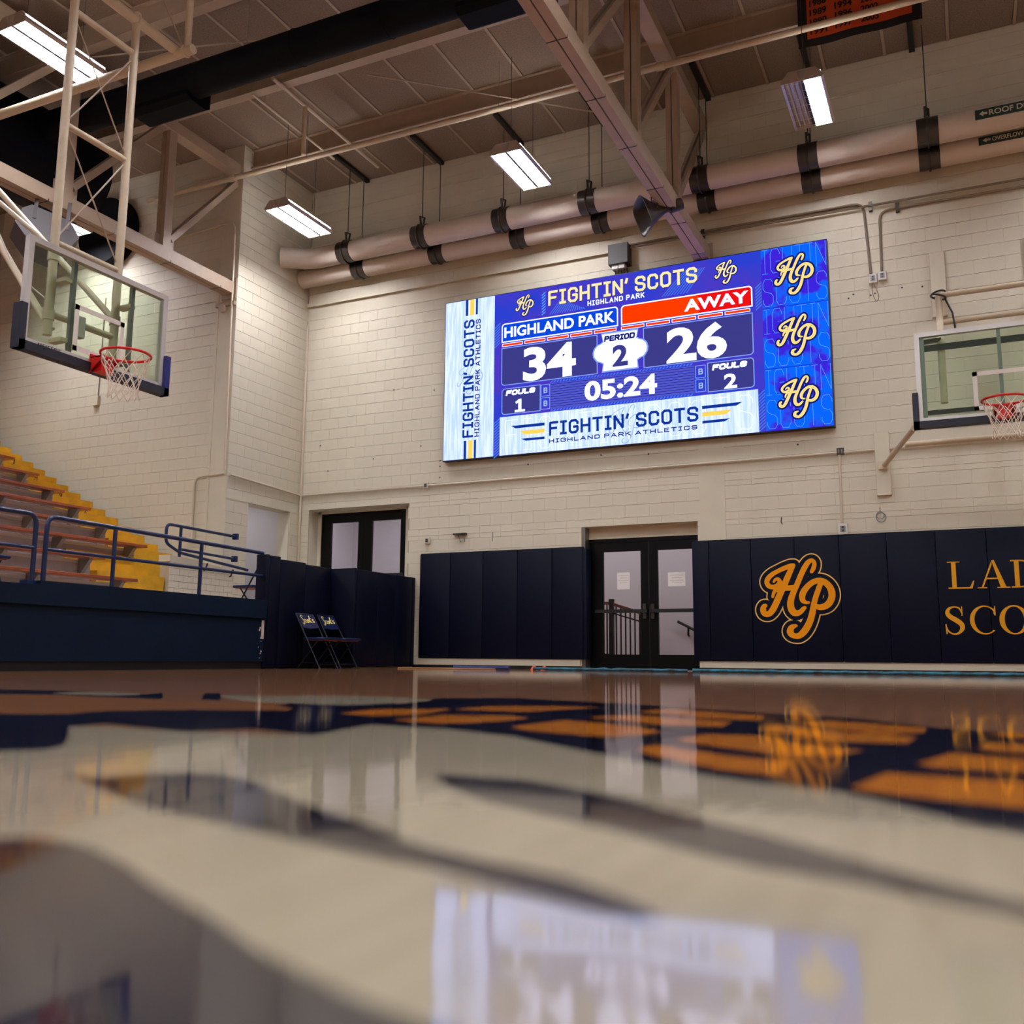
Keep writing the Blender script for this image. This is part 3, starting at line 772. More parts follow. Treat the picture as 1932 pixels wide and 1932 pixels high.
# ================================================================== ROOF STEEL
TZ0, TZ1 = 6.45, 6.66
def truss(X, yend, label):
    t = thing('roof_truss', label, 'truss', (X, yend, TZ0), 'roof trusses')
    y0 = -12.9
    for s in (-1, 1):
        MB().box(X + (.008 if s > 0 else -.115), X + (.115 if s > 0 else -.008), y0, yend, TZ0, TZ1).build('chord_channel', M['steel'], t)
    for yy in range(12):
        y = yend - .35 - yy * 1.15
        if y > 5: MB().box(X - .118, X + .118, y - .006, y + .006, TZ0 - .004, TZ0 + .03).build('splice_seam', M['dark_metal'], t)
    MB().box(X - .11, X + .11, y0, yend, 8.68, 8.87).build('top_chord', M['steel'], t)
    y = 12.72
    while y > -12:
        if y < yend - .15:
            for s in (-1, 1):
                MB().box(X + (.008 if s > 0 else -.085), X + (.085 if s > 0 else -.008), y - .08, y + .08, TZ1, 8.68).build('post', M['steel'], t)
            MB().box(X - .006, X + .006, y - .18, y + .22, TZ1 - .02, TZ1 + .22).build('gusset_plate', M['steel'], t)
        ye = min(y + 1.72, yend)
        if y > 2 and y < yend - .3:
            zt = 6.85 + (8.7 - 6.85) * (ye - y - .1) / 1.62
            for s in (-1, 1):
                MB().bar((X + s * .045, y + .1, 6.85), (X + s * .045, ye, zt), .05, .10, (0, -1, 1)).build('diagonal', M['steel'], t)
        y -= 1.9
    MB().box(X - .16, X + .16, yend - .02, yend, TZ0 - .08, TZ1 + .08).build('bearing_plate', M['steel'], t)
    return t
truss(-3.45, DY - .001, 'cream steel roof truss that runs down to the wall behind the scoreboard')
truss(-11.38, LY - .052, 'cream steel roof truss on the left, above the bleachers and hanging backboard')

# ================================================================== DUCTS
t = thing('branch_duct', 'long round navy duct running overhead parallel to the scoreboard wall', 'duct', (-6, 9.335, 7.97))
MB().tube([(-12.8, 9.335, 8.2), (10.5, 9.335, 8.2)], .232, 28).build('duct_body', M['duct'], t, True)
for x in (-7.6, -6.2, -2.6): MB().ring((x, 9.335, 8.2), (1, 0, 0), .233, .008, 36, 6).build('joint_ring', M['duct'], t, True)
for x0, x1 in ((-10.5, -9.42), (-5.17, -4.0)):
    MB().prism([(-.22, .12), (.24, .12), (.24, -.1), (.16, -.15), (-.12, -.15), (-.22, -.1)], lambda a, b, d: (d, 9.42 + a, 8.05 + b), x0, x1).build('supply_register', M['duct'], t)
for x in (-10.6, -8.5, -6.4, -4.2, -.5):
    MB().tube([(x, 9.335, 8.42), (x, 9.335, CZ)], .006, 6).build('hanger_rod', M['steel'], t)
t = thing('main_duct', 'wide round navy duct above the bleachers with a domed end', 'duct', (-12.95, 9, 7.2))
MB().tube([(-13.1, -5, 8.05), (-13.1, 10.3, 8.05), (-13.1, 10.62, 8.05), (-13.1, 10.78, 8.05)], [.78, .78, .70, .45], 36).build('duct_body', M['duct'], t, True)
for y in (7.0, 9.9): MB().ring((-13.1, y, 8.05), (0, 1, 0), .782, .015, 40, 6).build('joint_ring', M['duct'], t, True)
t = thing('wall_duct', 'short lower navy duct passing into the wall behind the left roof truss', 'duct', (-14.4, LY, 7.5))
MB().tube([(-14.4, 12.2, 8.15), (-14.4, LY - .004, 8.15)], .65, 32).build('duct_body', M['duct'], t, True)
MB().ring((-14.4, LY - .03, 8.15), (0, 1, 0), .66, .03, 36, 6).build('wall_collar', M['duct'], t, True)

# ================================================================== LIGHTS
def make_light(name, label, half_out=False):
    t = thing(name, label, 'light', (0, 0, 0), 'high-bay lights')
    L = .59
    hood = [(-.27, 0), (-.27, .035), (-.17, .15), (.17, .15), (.27, .035), (.27, 0), (.255, 0), (.255, .03), (.16, .135), (-.16, .135), (-.255, .03), (-.255, 0)]
    MB().prism(hood, lambda a, b, d: (a, d, b), -L, L).build('hood', M['housing'], t)
    for s in (-1, 1):
        MB().prism([(-.26, -.012), (-.26, .035), (-.165, .145), (.165, .145), (.26, .035), (.26, -.012)], lambda a, b, d: (a, d, b), s * L - .006, s * L + .006).build('end_cap', M['housing'], t)
        MB().prism([(-.035, .015), (.035, .015), (.06, .13), (-.06, .13)], lambda a, b, d: (a, d, b), s * L - .014, s * L + .014).build('end_bracket', M['reflector'], t)
        MB().box(s * .245 - .012, s * .245 + .012, -L, L, -.012, .012).build('edge_rail', M['reflector'], t)
        if half_out and s < 0:
            for k in range(3): MB().tube([(-.06 - k * .065, -L + .03, .03), (-.06 - k * .065, L - .03, .03)], .012, 8).build('tube', M['lamp_off'], t)
            MB().box(-.24, -.03, -L + .01, L - .01, .06, .066).build('reflector_tray', M['reflector'], t)
        else:
            MB().box(*( (.022, .235) if s > 0 else (-.235, -.022)), -L + .01, L - .01, .078, .086).build('lens', M['lamp'], t)
    MB().box(-.16, .16, -L + .06, L - .06, .1505, .156).build('added_uplight', M['uplight'], t)  # glowing strip added on top of the hood to brighten the ceiling
    MB().box(-.02, .02, -L, L, -.004, .09).build('centre_channel', M['black_metal'], t)
    for k in range(7):
        y = -.54 + k * .18
        MB().tube([(-.25, y, -.012), (.25, y, -.012)], .0025, 5).build('guard_wire', M['wire'], t)
    for y in (-.4, .4):
        MB().tube([(0, y, .15), (0, y, CZ - 7.6)], .004, 5).build('hanger_cable', M['cable'], t)
    return t
LZ = 7.6
base = make_light('ceiling_light', 'lit high-bay light hanging between the corner and the drain pipes, leftmost over the end wall')
base.location = (-10.01, 12.51, LZ); ORIGIN[base.name] = (-10.01, 12.51, LZ)
dup(base, (-5.77, 12.49, LZ), label='lit high-bay light hanging in front of the twin pipes, left of the scoreboard truss')
dup(base, (-9.9, 7.45, LZ), label='large lit high-bay light at top left behind the backboard frame')
dup(base, (-14.45, 11.2, 7.9), label='lit high-bay light half hidden behind the left truss and the grey speaker')
h = make_light('ceiling_light', 'high-bay light with one half unlit, below the orange championship banner', True)
h.location = (-1.51, 12.47, LZ)
for y in (7.45, 2.4, -2.65, -7.7):
    for x in (-15.3, -9.9, -5.77, -1.5, 2.7, 6.9):
        if (x, y) == (-9.9, 7.45): continue
        dup(base, (x, y, LZ), label='lit high-bay light of the rows over the court, outside the photograph', group='high-bay lights over the court')
dup(base, (2.7, 12.49, LZ), label='lit high-bay light over the right end of the end wall, outside the photograph')
dup(base, (6.9, 12.49, LZ), label='lit high-bay light in the far right corner, outside the photograph')

# ================================================================== DRAIN PIPES
def drain(name, label, z, r, hx, left_y, PY, sign_txt, sz, rods):
    t = thing(name, label, 'pipe', (-5, PY, z), 'roof drain pipes')
    MB().tube([(CX + .02, left_y, z), (CX + .5, PY, z), (10.5, PY, z)], r, 28, bend=.2).build('pipe_run', M['pipe'], t, True)
    for x in hx:
        b = MB().tube([(x - .14, PY, z), (x + .14, PY, z)], r + .012, 28).build('clamp_band', M['dark_metal'], t, True)
        MB().ring((x, PY, z), (1, 0, 0), r + .018, .018, 32, 6).build('clamp_strap', M['dark_metal'], b, True)
        if rods:
            c = MB().tube([(x - .02, PY, z + r), (x - .02, PY - .04, z + r + .18), (x + .02, PY + .04, z + r + .18), (x + .02, PY, z + r)], .02, 6).build('clevis', M['dark_metal'], b)
            MB().tube([(x, PY, z + r + .15), (x, PY, CZ - .05)], .008, 6).build('hanger_rod', M['cable'], b)
        else:
            MB().tube([(x, PY, z + r), (x, PY, CZ - .05)], .008, 6).build('hanger_rod', M['cable'], b)
    yf = PY - r - .006
    x0 = .52 if rods else .555
    sg = MB().box(x0, 2.3, yf - .004, yf + .03, z - sz, z + sz).build('pipe_sign', M['sign'], t, label='dark green pipe marker sign')
    fn = lambda a, b: (a, yf - .006, b)
    txt = fonttext(sign_txt, x0 + .17, x0 + .17 + (.66 if rods else .84), z - sz * .6, z + sz * .6, .02)
    arrow = poly([(x0 + .05, z), (x0 + .1, z + sz * .6), (x0 + .1, z + sz * .25), (x0 + .15, z + sz * .25), (x0 + .15, z - sz * .25), (x0 + .1, z - sz * .25), (x0 + .1, z - sz * .6)])
    MB().flat(txt, fn).build('sign_lettering', M['sign_text'], sg)
    MB().flat(arrow, fn).build('sign_arrow', M['sign_text'], sg)
    return t
drain('roof_drain_pipe', 'thick cream roof drain pipe with dark clamps, upper of the pair', 7.547, .1886, (-9.91, -8.32, -6.72, -5.16, -3.32, -1.70, -.08), 13.5, 13.8, 'ROOF DRAIN', .066, True)
drain('roof_drain_pipe', 'cream overflow roof drain pipe with dark clamps, lower of the pair', 7.357, .168, (-9.85, -8.18, -6.57, -5.07, -3.30, -1.71, -.08), 14.17, 14.17, 'OVERFLOW ROOF DRAIN', .055, False)
for i, x in enumerate((-9.9, -8.27, -6.65, -5.1, -3.3, -1.7, -.23)):
    tag(MB().box(x - .04, x + .04, 13.3, 14.38, CZ - .07, CZ - .013).build('strut_channel', M['black_metal']),
        'dark strut channel on the ceiling panels, %s' % ['nearest the corner', 'second from the corner', 'third from the corner', 'fourth from the corner', 'beside the scoreboard truss', 'above the half-lit light', 'right of the orange banner'][i], 'bracket', 'strut channels over the pipes')

# ---- sprinkler piping
t = thing('sprinkler_main', 'slim cream sprinkler pipe running across the whole ceiling below the first purlin', 'pipe', (-5, 12.12, 8.45))
MB().tube([(-13.2, 12.12, 8.47), (10.5, 12.12, 8.47)], .045, 12).build('pipe_run', M['tube'], t, True)
for x in (-9.6, -6.0, -2.4, 1.2): MB().tube([(x, 12.12, 8.5), (x, 12.12, CZ)], .006, 6).build('hanger_rod', M['steel'], t)
for x in (-11.2, -3.45): MB().tube([(x - .06, 12.12, 8.47), (x + .06, 12.12, 8.47)], .06, 12).build('coupling', M['tube'], t, True)
for i, (x, y0, y1) in enumerate(((-9.02, 10.5, 13.4), (-9.58, 10.7, 12.85), (-4.75, 11.2, 14.2))):
    t = thing('sprinkler_branch', ['cream branch pipe crossing the first purlin above the leftmost light', 'thin cream branch pipe left of the other branch pipe', 'cream branch pipe near the scoreboard truss'][i], 'pipe', (x, y0, 8.8), 'sprinkler branches')
    MB().tube([(x, y0, 8.83), (x, y1, 8.83)], .03 if i != 1 else .02, 10).build('pipe_run', M['tube'], t, True)
    MB().tube([(x, y0 + .3, 8.83), (x, y0 + .3, CZ)], .008, 6).build('hanger_rod', M['steel'], t)
    if i == 0: MB().tube([(x, 11.3, 8.83), (x, 11.3, 8.0)], .035, 10).build('drop_pipe', M['tube'], t, True)
for i, (a, b) in enumerate((((-7.6, 10.9, 8.75), (-4.2, 13.9, 8.8)), ((-11.0, 8.9, 8.75), (-8.2, 9.9, 8.9)))):
    tag(MB().tube([a, b], .012, 6).build('sway_rod', M['steel']), ['thin diagonal bracing rod under the ceiling between the purlins', 'thin diagonal bracing rod above the navy duct'][i], 'rod', 'bracing rods')

# ================================================================== LOUDSPEAKERS
t = thing('horn_speaker', 'dark brown horn loudspeaker hung under the truss above the scoreboard', 'speaker', (-3.5, 12.2, 6.0))
def horn(c, d, up, secs):
    c, d = Vector(c), Vector(d).normalized(); s = d.cross(Vector(up)).normalized(); u = s.cross(d)
    vs, fs, n = [], [], 20
    for dist, w, hh, e in secs:
        for k in range(n):
            a = 2 * math.pi * k / n
            ca, sa = math.cos(a), math.sin(a)
            vs.append(c + d * dist + s * (w * math.copysign(abs(ca) ** e, ca)) + u * (hh * math.copysign(abs(sa) ** e, sa)))
    for i in range(len(secs) - 1):
        for k in range(n): fs.append((i * n + k, i * n + (k + 1) % n, (i + 1) * n + (k + 1) % n, (i + 1) * n + k))
    return vs, fs
hd = Vector((-.75, -.45, -.35))
hc = Vector((-3.45, 12.40, 6.47))
v, f = horn(hc, hd, (0, 0, 1), [(-.05, .06, .06, 1), (.06, .06, .06, 1), (.15, .10, .09, .9), (.28, .19, .16, .7), (.39, .27, .23, .5), (.41, .29, .245, .5), (.41, .265, .22, .5), (.24, .13, .11, .7), (.12, .04, .04, 1)])
MB().add(v, f).build('horn', M['speaker'], t, True)
MB().tube([hc - hd.normalized() * .2, hc - hd.normalized() * .02], [.085, .09], 16).build('driver', M['speaker'], t, True)
for s in (-1, 1):
    q = hc + hd.normalized() * .22
    sd = hd.cross(Vector((0, 0, 1))).normalized()
    MB().bar(q + sd * s * .16, q + sd * s * .16 + Vector((0, 0, .32)), .03, .008, (1, 0, 0)).build('yoke_arm', M['speaker_grey'], t)
MB().bar(hc + hd.normalized() * .22 + hd.cross(Vector((0, 0, 1))).normalized() * .17 + Vector((0, 0, .2)), hc + hd.normalized() * .22 - hd.cross(Vector((0, 0, 1))).normalized() * .17 + Vector((0, 0, .2)), .03, .01).build('yoke_bar', M['speaker_grey'], t)
t = thing('wedge_speaker', 'grey angular loudspeaker cabinet hung from the left truss behind the backboard', 'speaker', (-11.1, 8.3, 5.8))
hexa = [(-.36, .22), (-.25, .34), (.25, .30), (.40, .05), (.22, -.36), (-.20, -.34), (-.42, -.06)]
def hexfn(a, b, d): return Vector((-11.15, 8.55, 5.98)) + Vector((.45, .85, -.12)).normalized() * a + Vector((-.25, .25, .93)).normalized() * b + Vector((.8, -.42, .3)).normalized() * d
MB().prism(hexa, hexfn, 0, -.36).build('cabinet', M['speaker_grey'], t)
MB().prism([(a * .8, b * .8) for a, b in hexa], hexfn, .004, -.01).build('back_plate', M['speaker_grey'], t)
for a in (-.2, .22):
    MB().bar(hexfn(a, .1, .01), hexfn(a, .62, .01), .05, .01).build('hanging_strap', M['speaker_grey'], t)

# ================================================================== BANNER
t = thing('championship_banner', 'orange and black championship banner listing years, hung from the ceiling', 'banner', (-.82, 12.42, 8.45))
by = 12.42
def wav(a, b, d=0.0): return (a, by - d + .012 * math.sin(a * 9 + b * 3), b)
def cloth(x0, x1, z0, z1, d, n=48):
    m = MB()
    vs = [wav(x0 + (x1 - x0) * i / n, z, d + dd) for dd in (0, -.004) for z in (z0, z1) for i in range(n + 1)]
    fs = []
    for q in (0, 2 * (n + 1)):
        for i in range(n): fs.append((q + i, q + i + 1, q + i + 1 + n + 1, q + i + n + 1))
    return m.add(vs, fs)
cloth(-1.60, -.05, 8.39, 9.23, 0).build('banner_cloth', M['banner_black'], t)
cloth(-1.48, -.17, 8.50, 9.22, .006).build('orange_field', M['banner_orange'], t)
rows = [('1987', '1992', '1998'), ('1988', '1993', '1999'), ('1989', '1994', '2000'), ('1990', '1996', '2002'), ('1991', '1997', '2003')][::-1]
m = MB()
for r, row in enumerate(rows):
    for c, s in enumerate(row):
        x = -1.44 + c * .325; z = 8.545 + r * .14
        MB().flat(fonttext(s, x, x + .22, z, z + .1, .03), lambda a, b: wav(a, b, .02)).build('year_lettering', M['banner_black'], t, label='black year ' + s)

# ================================================================== SCOREBOARD
sb = thing('scoreboard', 'wide blue LED video scoreboard showing 34 to 26 on the end wall', 'scoreboard', ((SBX0 + SBX1) / 2, DY, SBZ0))
SY = 14.26
MB().box(SBX0 - .012, SBX1 + .012, SY + .004, DY - .01, SBZ0 - .012, SBZ1 + .012).build('cabinet', M['black'], sb)
KX = (SBX1 - SBX0) / 6.5; KZ = (SBZ1 - SBZ0) / 2.86
E_ = lambda n, c, **k: emit('led_' + n, c, SCREEN, **k)
S = dict(base=E_('violet', '2a3ecb', alt='4a37bd', scale=1.6), white=E_('white', 'f6f8ff', cool=(1.15, 1.2, 1.9)), pale=E_('pale', 'c2d4f0', alt='e6eefc', scale=2.0, rot=(0, .55, 0), stretch=(14, 1, 1), cool=(1.0, 1.08, 1.7)),
         navy=E_('navy', '3b3a86'), blue=E_('blue', '0b46d8'), red=E_('red', 'ff3a00'), redtip=E_('redtip', 'e61010'), line=E_('line', '86a4f4'), gold=E_('gold', 'ffd977'), goldlite=E_('goldlite', 'ffe9ae'),
         ink=E_('ink', '10348f'), dark=E_('dark', '141a66'), col=E_('column', '0a63f5', alt='3c23d6', scale=2.3, kind='noise', sharp=True), thin=E_('thin', '52a0ff'), mid=E_('mid', '4f54c8'), hatch=E_('hatch', '3f74e6'),
         yellow=E_('yellow', 'ffd45a'), grey=E_('watermark', '9fbbe6'), edge=E_('edge', '1c2fc0'))
for k_, m_ in S.items():
    if k_ not in ('base', 'pale', 'col', 'navy', 'red', 'blue', 'mid'): m_.cycles.emission_sampling = 'NONE'      # thin lettering: too small to be worth sampling as lamps
scr = MB().flat(rect(0, 6.5, 0, 2.86), lambda a, b: (SBX0 + a * KX, SY, SBZ0 + b * KZ)).build('screen', S['base'], sb, label='lit LED screen')
_lay = [0]
def G(name, vf, m, layer, label=None):
    d = .0008 * layer
    return MB().flat(vf, lambda a, b: (SBX0 + a * KX, SY - d, SBZ0 + b * KZ)).build(name, S[m], scr, label=label)
# left banner column
G('side_banner', rect(0, .97, 0, 2.86), 'pale', 1, 'white vertical banner strip')
vt = lambda vf: ([(1 * (x), y) for x, y in vf[0]], vf[1])
def vert(vf, xr): return [(xr - y, x) for x, y in vf[0]], vf[1]
G('watermark', hp(.5, 1.42, .55, 0, .35), 'grey', 2)
G('side_lettering', join([vert(blocktext("FIGHTIN' SCOTS", .37, 2.49, 0, .21, .038), .58)]), 'ink', 3, 'vertical blue lettering FIGHTIN SCOTS')
G('side_lettering', vert(blocktext('HIGHLAND PARK ATHLETICS', .37, 2.48, 0, .095, .018), .70), 'dark', 3)
for a, b, c in ((.40, .45, 'ink'), (.485, .57, 'yellow'), (.60, .64, 'ink')):
    G('side_stripe', rect(a, b, 2.57, 2.86), c, 3); G('side_stripe', rect(a, b, 0, .32), c, 3)
# diagonal hatching
G('hatching', join([poly([(.975 + .0, y), (1.085, y + .08), (1.085, y + .105), (.975, y + .025)]) for y in [k * .05 for k in range(-1, 12)] + [1.9 + k * .05 for k in range(8)]]), 'hatch', 1)
G('hatching', join([poly([(5.435, y), (5.53, y + .08), (5.53, y + .105), (5.435, y + .025)]) for y in [k * .05 for k in range(0, 12)] + [1.9 + k * .05 for k in range(8)]]), 'hatch', 1)
G('hatching', join([poly([(2.0 + k * .045, 2.36), (2.02 + k * .045, 2.36), (2.02 + .2 - k * 0.002 + k * .03, 2.36 + max(.04, .24 - k * .015)), (2.2 - k * 0.002 + k * .03, 2.36 + max(.04, .24 - k * .015))]) for k in range(15)]), 'hatch', 1)
G('hatching', join([poly([(1.86, y), (1.93, y + .05), (1.93, y + .072), (1.86, y + .022)]) for y in [2.36 + k * .05 for k in range(8)]]), 'thin', 1)
G('hatching', join([poly([(3.95 + k * .05, 2.36), (3.97 + k * .05, 2.36), (4.35 + k * .04, 2.74), (4.33 + k * .04, 2.74)]) for k in range(9)]), 'hatch', 1)
# header
G('header_emblem', hp(1.54, 2.595, .35, .035), 'dark', 2); G('header_emblem', hp(1.54, 2.595, .35, 0, .85), 'goldlite', 3, 'small script HP emblem')
G('header_emblem', hp(4.99, 2.605, .36, .035), 'dark', 2); G('header_emblem', hp(4.99, 2.605, .36, 0, .85), 'goldlite', 3, 'small script HP emblem')
_hl = blocktext("FIGHTIN' SCOTS", 1.98, 4.54, 2.515, 2.775, .044)
G('header_lettering', ([(a + .008, b - .008) for a, b in _hl[0]], _hl[1]), 'dark', 2)
G('header_lettering', blocktext("FIGHTIN' SCOTS", 1.98, 4.54, 2.515, 2.775, .044), 'goldlite', 3, 'gold block lettering FIGHTIN SCOTS')
G('header_lettering', blocktext('HIGHLAND PARK', 2.69, 3.67, 2.40, 2.488, .017, .45), 'white', 3)
# team name plates
def plate(x0, x1, fill, corners):
    G('name_plate_border', rrect(x0, x1, 1.98, 2.32, .06, corners), 'white', 2)
    return G('name_plate', rrect(x0 + .02, x1 - .02, 2.0, 2.30, .045, corners), fill, 3)
plate(1.11, 3.22, 'blue', (0, 1, 1, 0)); plate(3.27, 5.39, 'red', (0, 1, 1, 0))
G('name_plate_tip', rrect(4.55, 5.37, 2.0, 2.30, .045, (0, 1, 0, 0)), 'redtip', 4)
G('home_name', fonttext('HIGHLAND PARK', 1.16, 3.16, 2.06, 2.25, .03), 'white', 5, 'white lettering HIGHLAND PARK')
G('away_name', fonttext('AWAY', 4.32, 5.33, 2.055, 2.25, .035), 'white', 5, 'white lettering AWAY')
for x0, x1 in ((1.12, 3.22), (3.27, 5.38)):
    w = (x1 - x0) / 5
    for k in range(5):
        G('timeout_bar', rect(x0 + k * w, x0 + (k + 1) * w - .03, 1.905, 1.962), 'white', 2)
        G('timeout_bar', rect(x0 + k * w + .01, x0 + (k + 1) * w - .04, 1.914, 1.952), 'red', 3)
# score panels
def panel(x0, x1, y0, y1, corners):
    G('panel_border', rrect(x0, x1, y0, y1, .06, corners), 'line', 2)
    G('score_panel', rrect(x0 + .014, x1 - .014, y0 + .014, y1 - .014, .05, corners), 'navy', 3)
panel(1.11, 2.86, 1.215, 1.885, (0, 0, 0, 1)); panel(3.64, 5.385, 1.215, 1.885, (1, 0, 0, 0))
panel(1.12, 1.845, .70, 1.16, (0, 0, 1, 1)); panel(4.665, 5.385, .70, 1.175, (1, 1, 0, 0))
G('home_score', fonttext('34', 1.52, 2.48, 1.235, 1.83, .035), 'white', 5, 'white digits 34')
G('away_score', fonttext('26', 4.02, 4.98, 1.235, 1.82, .035), 'white', 5, 'white digits 26')
# period jersey
jers = [(2.95, 1.25), (3.54, 1.25), (3.53, 1.38), (3.58, 1.41), (3.64, 1.43), (3.69, 1.5), (3.7, 1.57), (3.68, 1.64), (3.63, 1.69), (3.57, 1.71), (3.52, 1.74), (3.545, 1.87), (2.94, 1.87), (2.97, 1.74), (2.93, 1.71), (2.87, 1.69), (2.82, 1.64), (2.80, 1.57), (2.81, 1.5), (2.86, 1.43), (2.92, 1.41), (2.97, 1.38)]
G('period_jersey', poly([(3.245 + (a - 3.245) * 1.06, 1.56 + (b - 1.56) * 1.08) for a, b in jers]), 'line', 4)
G('period_jersey', poly(jers), 'white', 5, 'white jersey-shaped period badge')
G('period_lettering', blocktext('PERIOD', 2.975, 3.50, 1.74, 1.84, .028, .3, .12), 'dark', 6)
G('period_digit', fonttext('2', 3.12, 3.38, 1.30, 1.66, .035), 'navy', 6)
# clock
G('clock_strip', rect(2.02, 4.46, .715, 1.155), 'mid', 2)
G('clock_line', join([rect(2.03, 4.45, .75 + k * .042, .758 + k * .042) for k in range(10)]), 'dark', 3)
G('clock_hatch', join([poly([(x, y), (x + .03, y), (x + .055, y + .035), (x + .025, y + .035)]) for y in (1.165, .675) for x in [2.02 + k * .055 for k in range(44)]]), 'hatch', 3)
G('clock_digits', fonttext('05:24', 2.63, 3.86, .775, 1.11, .035), 'white', 5, 'white game clock 05:24')
# fouls and bonus
G('fouls_lettering', blocktext('FOULS', 1.20, 1.74, 1.03, 1.125, .03, .28, .2), 'white', 5)
G('fouls_lettering', blocktext('FOULS', 4.74, 5.27, 1.04, 1.135, .03, .28, .2), 'white', 5)
G('fouls_digit', poly([(1.37, .725), (1.56, .725), (1.56, .765), (1.495, .765), (1.495, .95), (1.445, .95), (1.38, .905), (1.395, .87), (1.435, .89), (1.435, .765), (1.37, .765)]), 'white', 5); G('fouls_digit', fonttext('2', 4.92, 5.12, .725, .96, .03), 'white', 5)
for x0 in (1.85, 4.475):
    for y0 in (.72, .945):
        G('bonus_box', frame2(x0, x0 + .165, y0, y0 + .205, .01), 'line', 4)
        G('bonus_letter', blocktext('B', x0 + .05, x0 + .12, y0 + .055, y0 + .15, .018), 'grey', 5)
# footer banner
G('footer_banner', rect(1.09, 5.43, 0, .665), 'pale', 2, 'white banner strip along the bottom')
G('watermark', hp(3.33, .33, .62, 0, .35), 'grey', 3)
G('watermark', join([blocktext('FIGHTIN SCOTS', 1.2, 5.35, .06, .6, .008)]), 'white', 3)
G('footer_lettering', blocktext("FIGHTIN' SCOTS", 2.0, 4.51, .26, .50, .042), 'ink', 4, 'blue block lettering FIGHTIN SCOTS')
G('footer_lettering', blocktext('HIGHLAND PARK ATHLETICS', 2.0, 4.49, .135, .205, .016), 'dark', 4)
for sx, xa in ((-1, 1.92), (1, 4.57)):
    for l, y0, y1, c in ((.62, .445, .495, 'ink'), (.46, .325, .395, 'yellow'), (.43, .215, .258, 'ink')):
        G('footer_stripe', poly([(xa, y0), (xa, y1), (xa + sx * l, y1), (xa + sx * (l - .09), y0)]), c, 4)
# right emblem column
G('emblem_column', rect(5.535, 6.5, 0, 2.86), 'col', 1, 'blue column with three script HP emblems')
for k, cy in enumerate((.48, 1.435, 2.395)):
    y0 = .0 + k * .955
    G('column_outline', join([blocktext('IGHTIN', 5.55, 6.49, y0 + .55, y0 + .94, .007, .2), blocktext('SCOTS', 5.55, 6.49, y0 + .03, y0 + .47, .007, .2)]), 'thin', 2)
    if k: G('column_divider', rect(5.535, 6.5, y0 - .006, y0 + .006), 'edge', 2)
    G('column_emblem', hp(6.015, cy, .60, .038), 'dark', 3); G('column_emblem', hp(6.015, cy, .60, 0, .88), 'goldlite', 4, 'large script HP emblem'); G('column_emblem', hp(6.015, cy, .60, 0, .5), 'gold', 5)

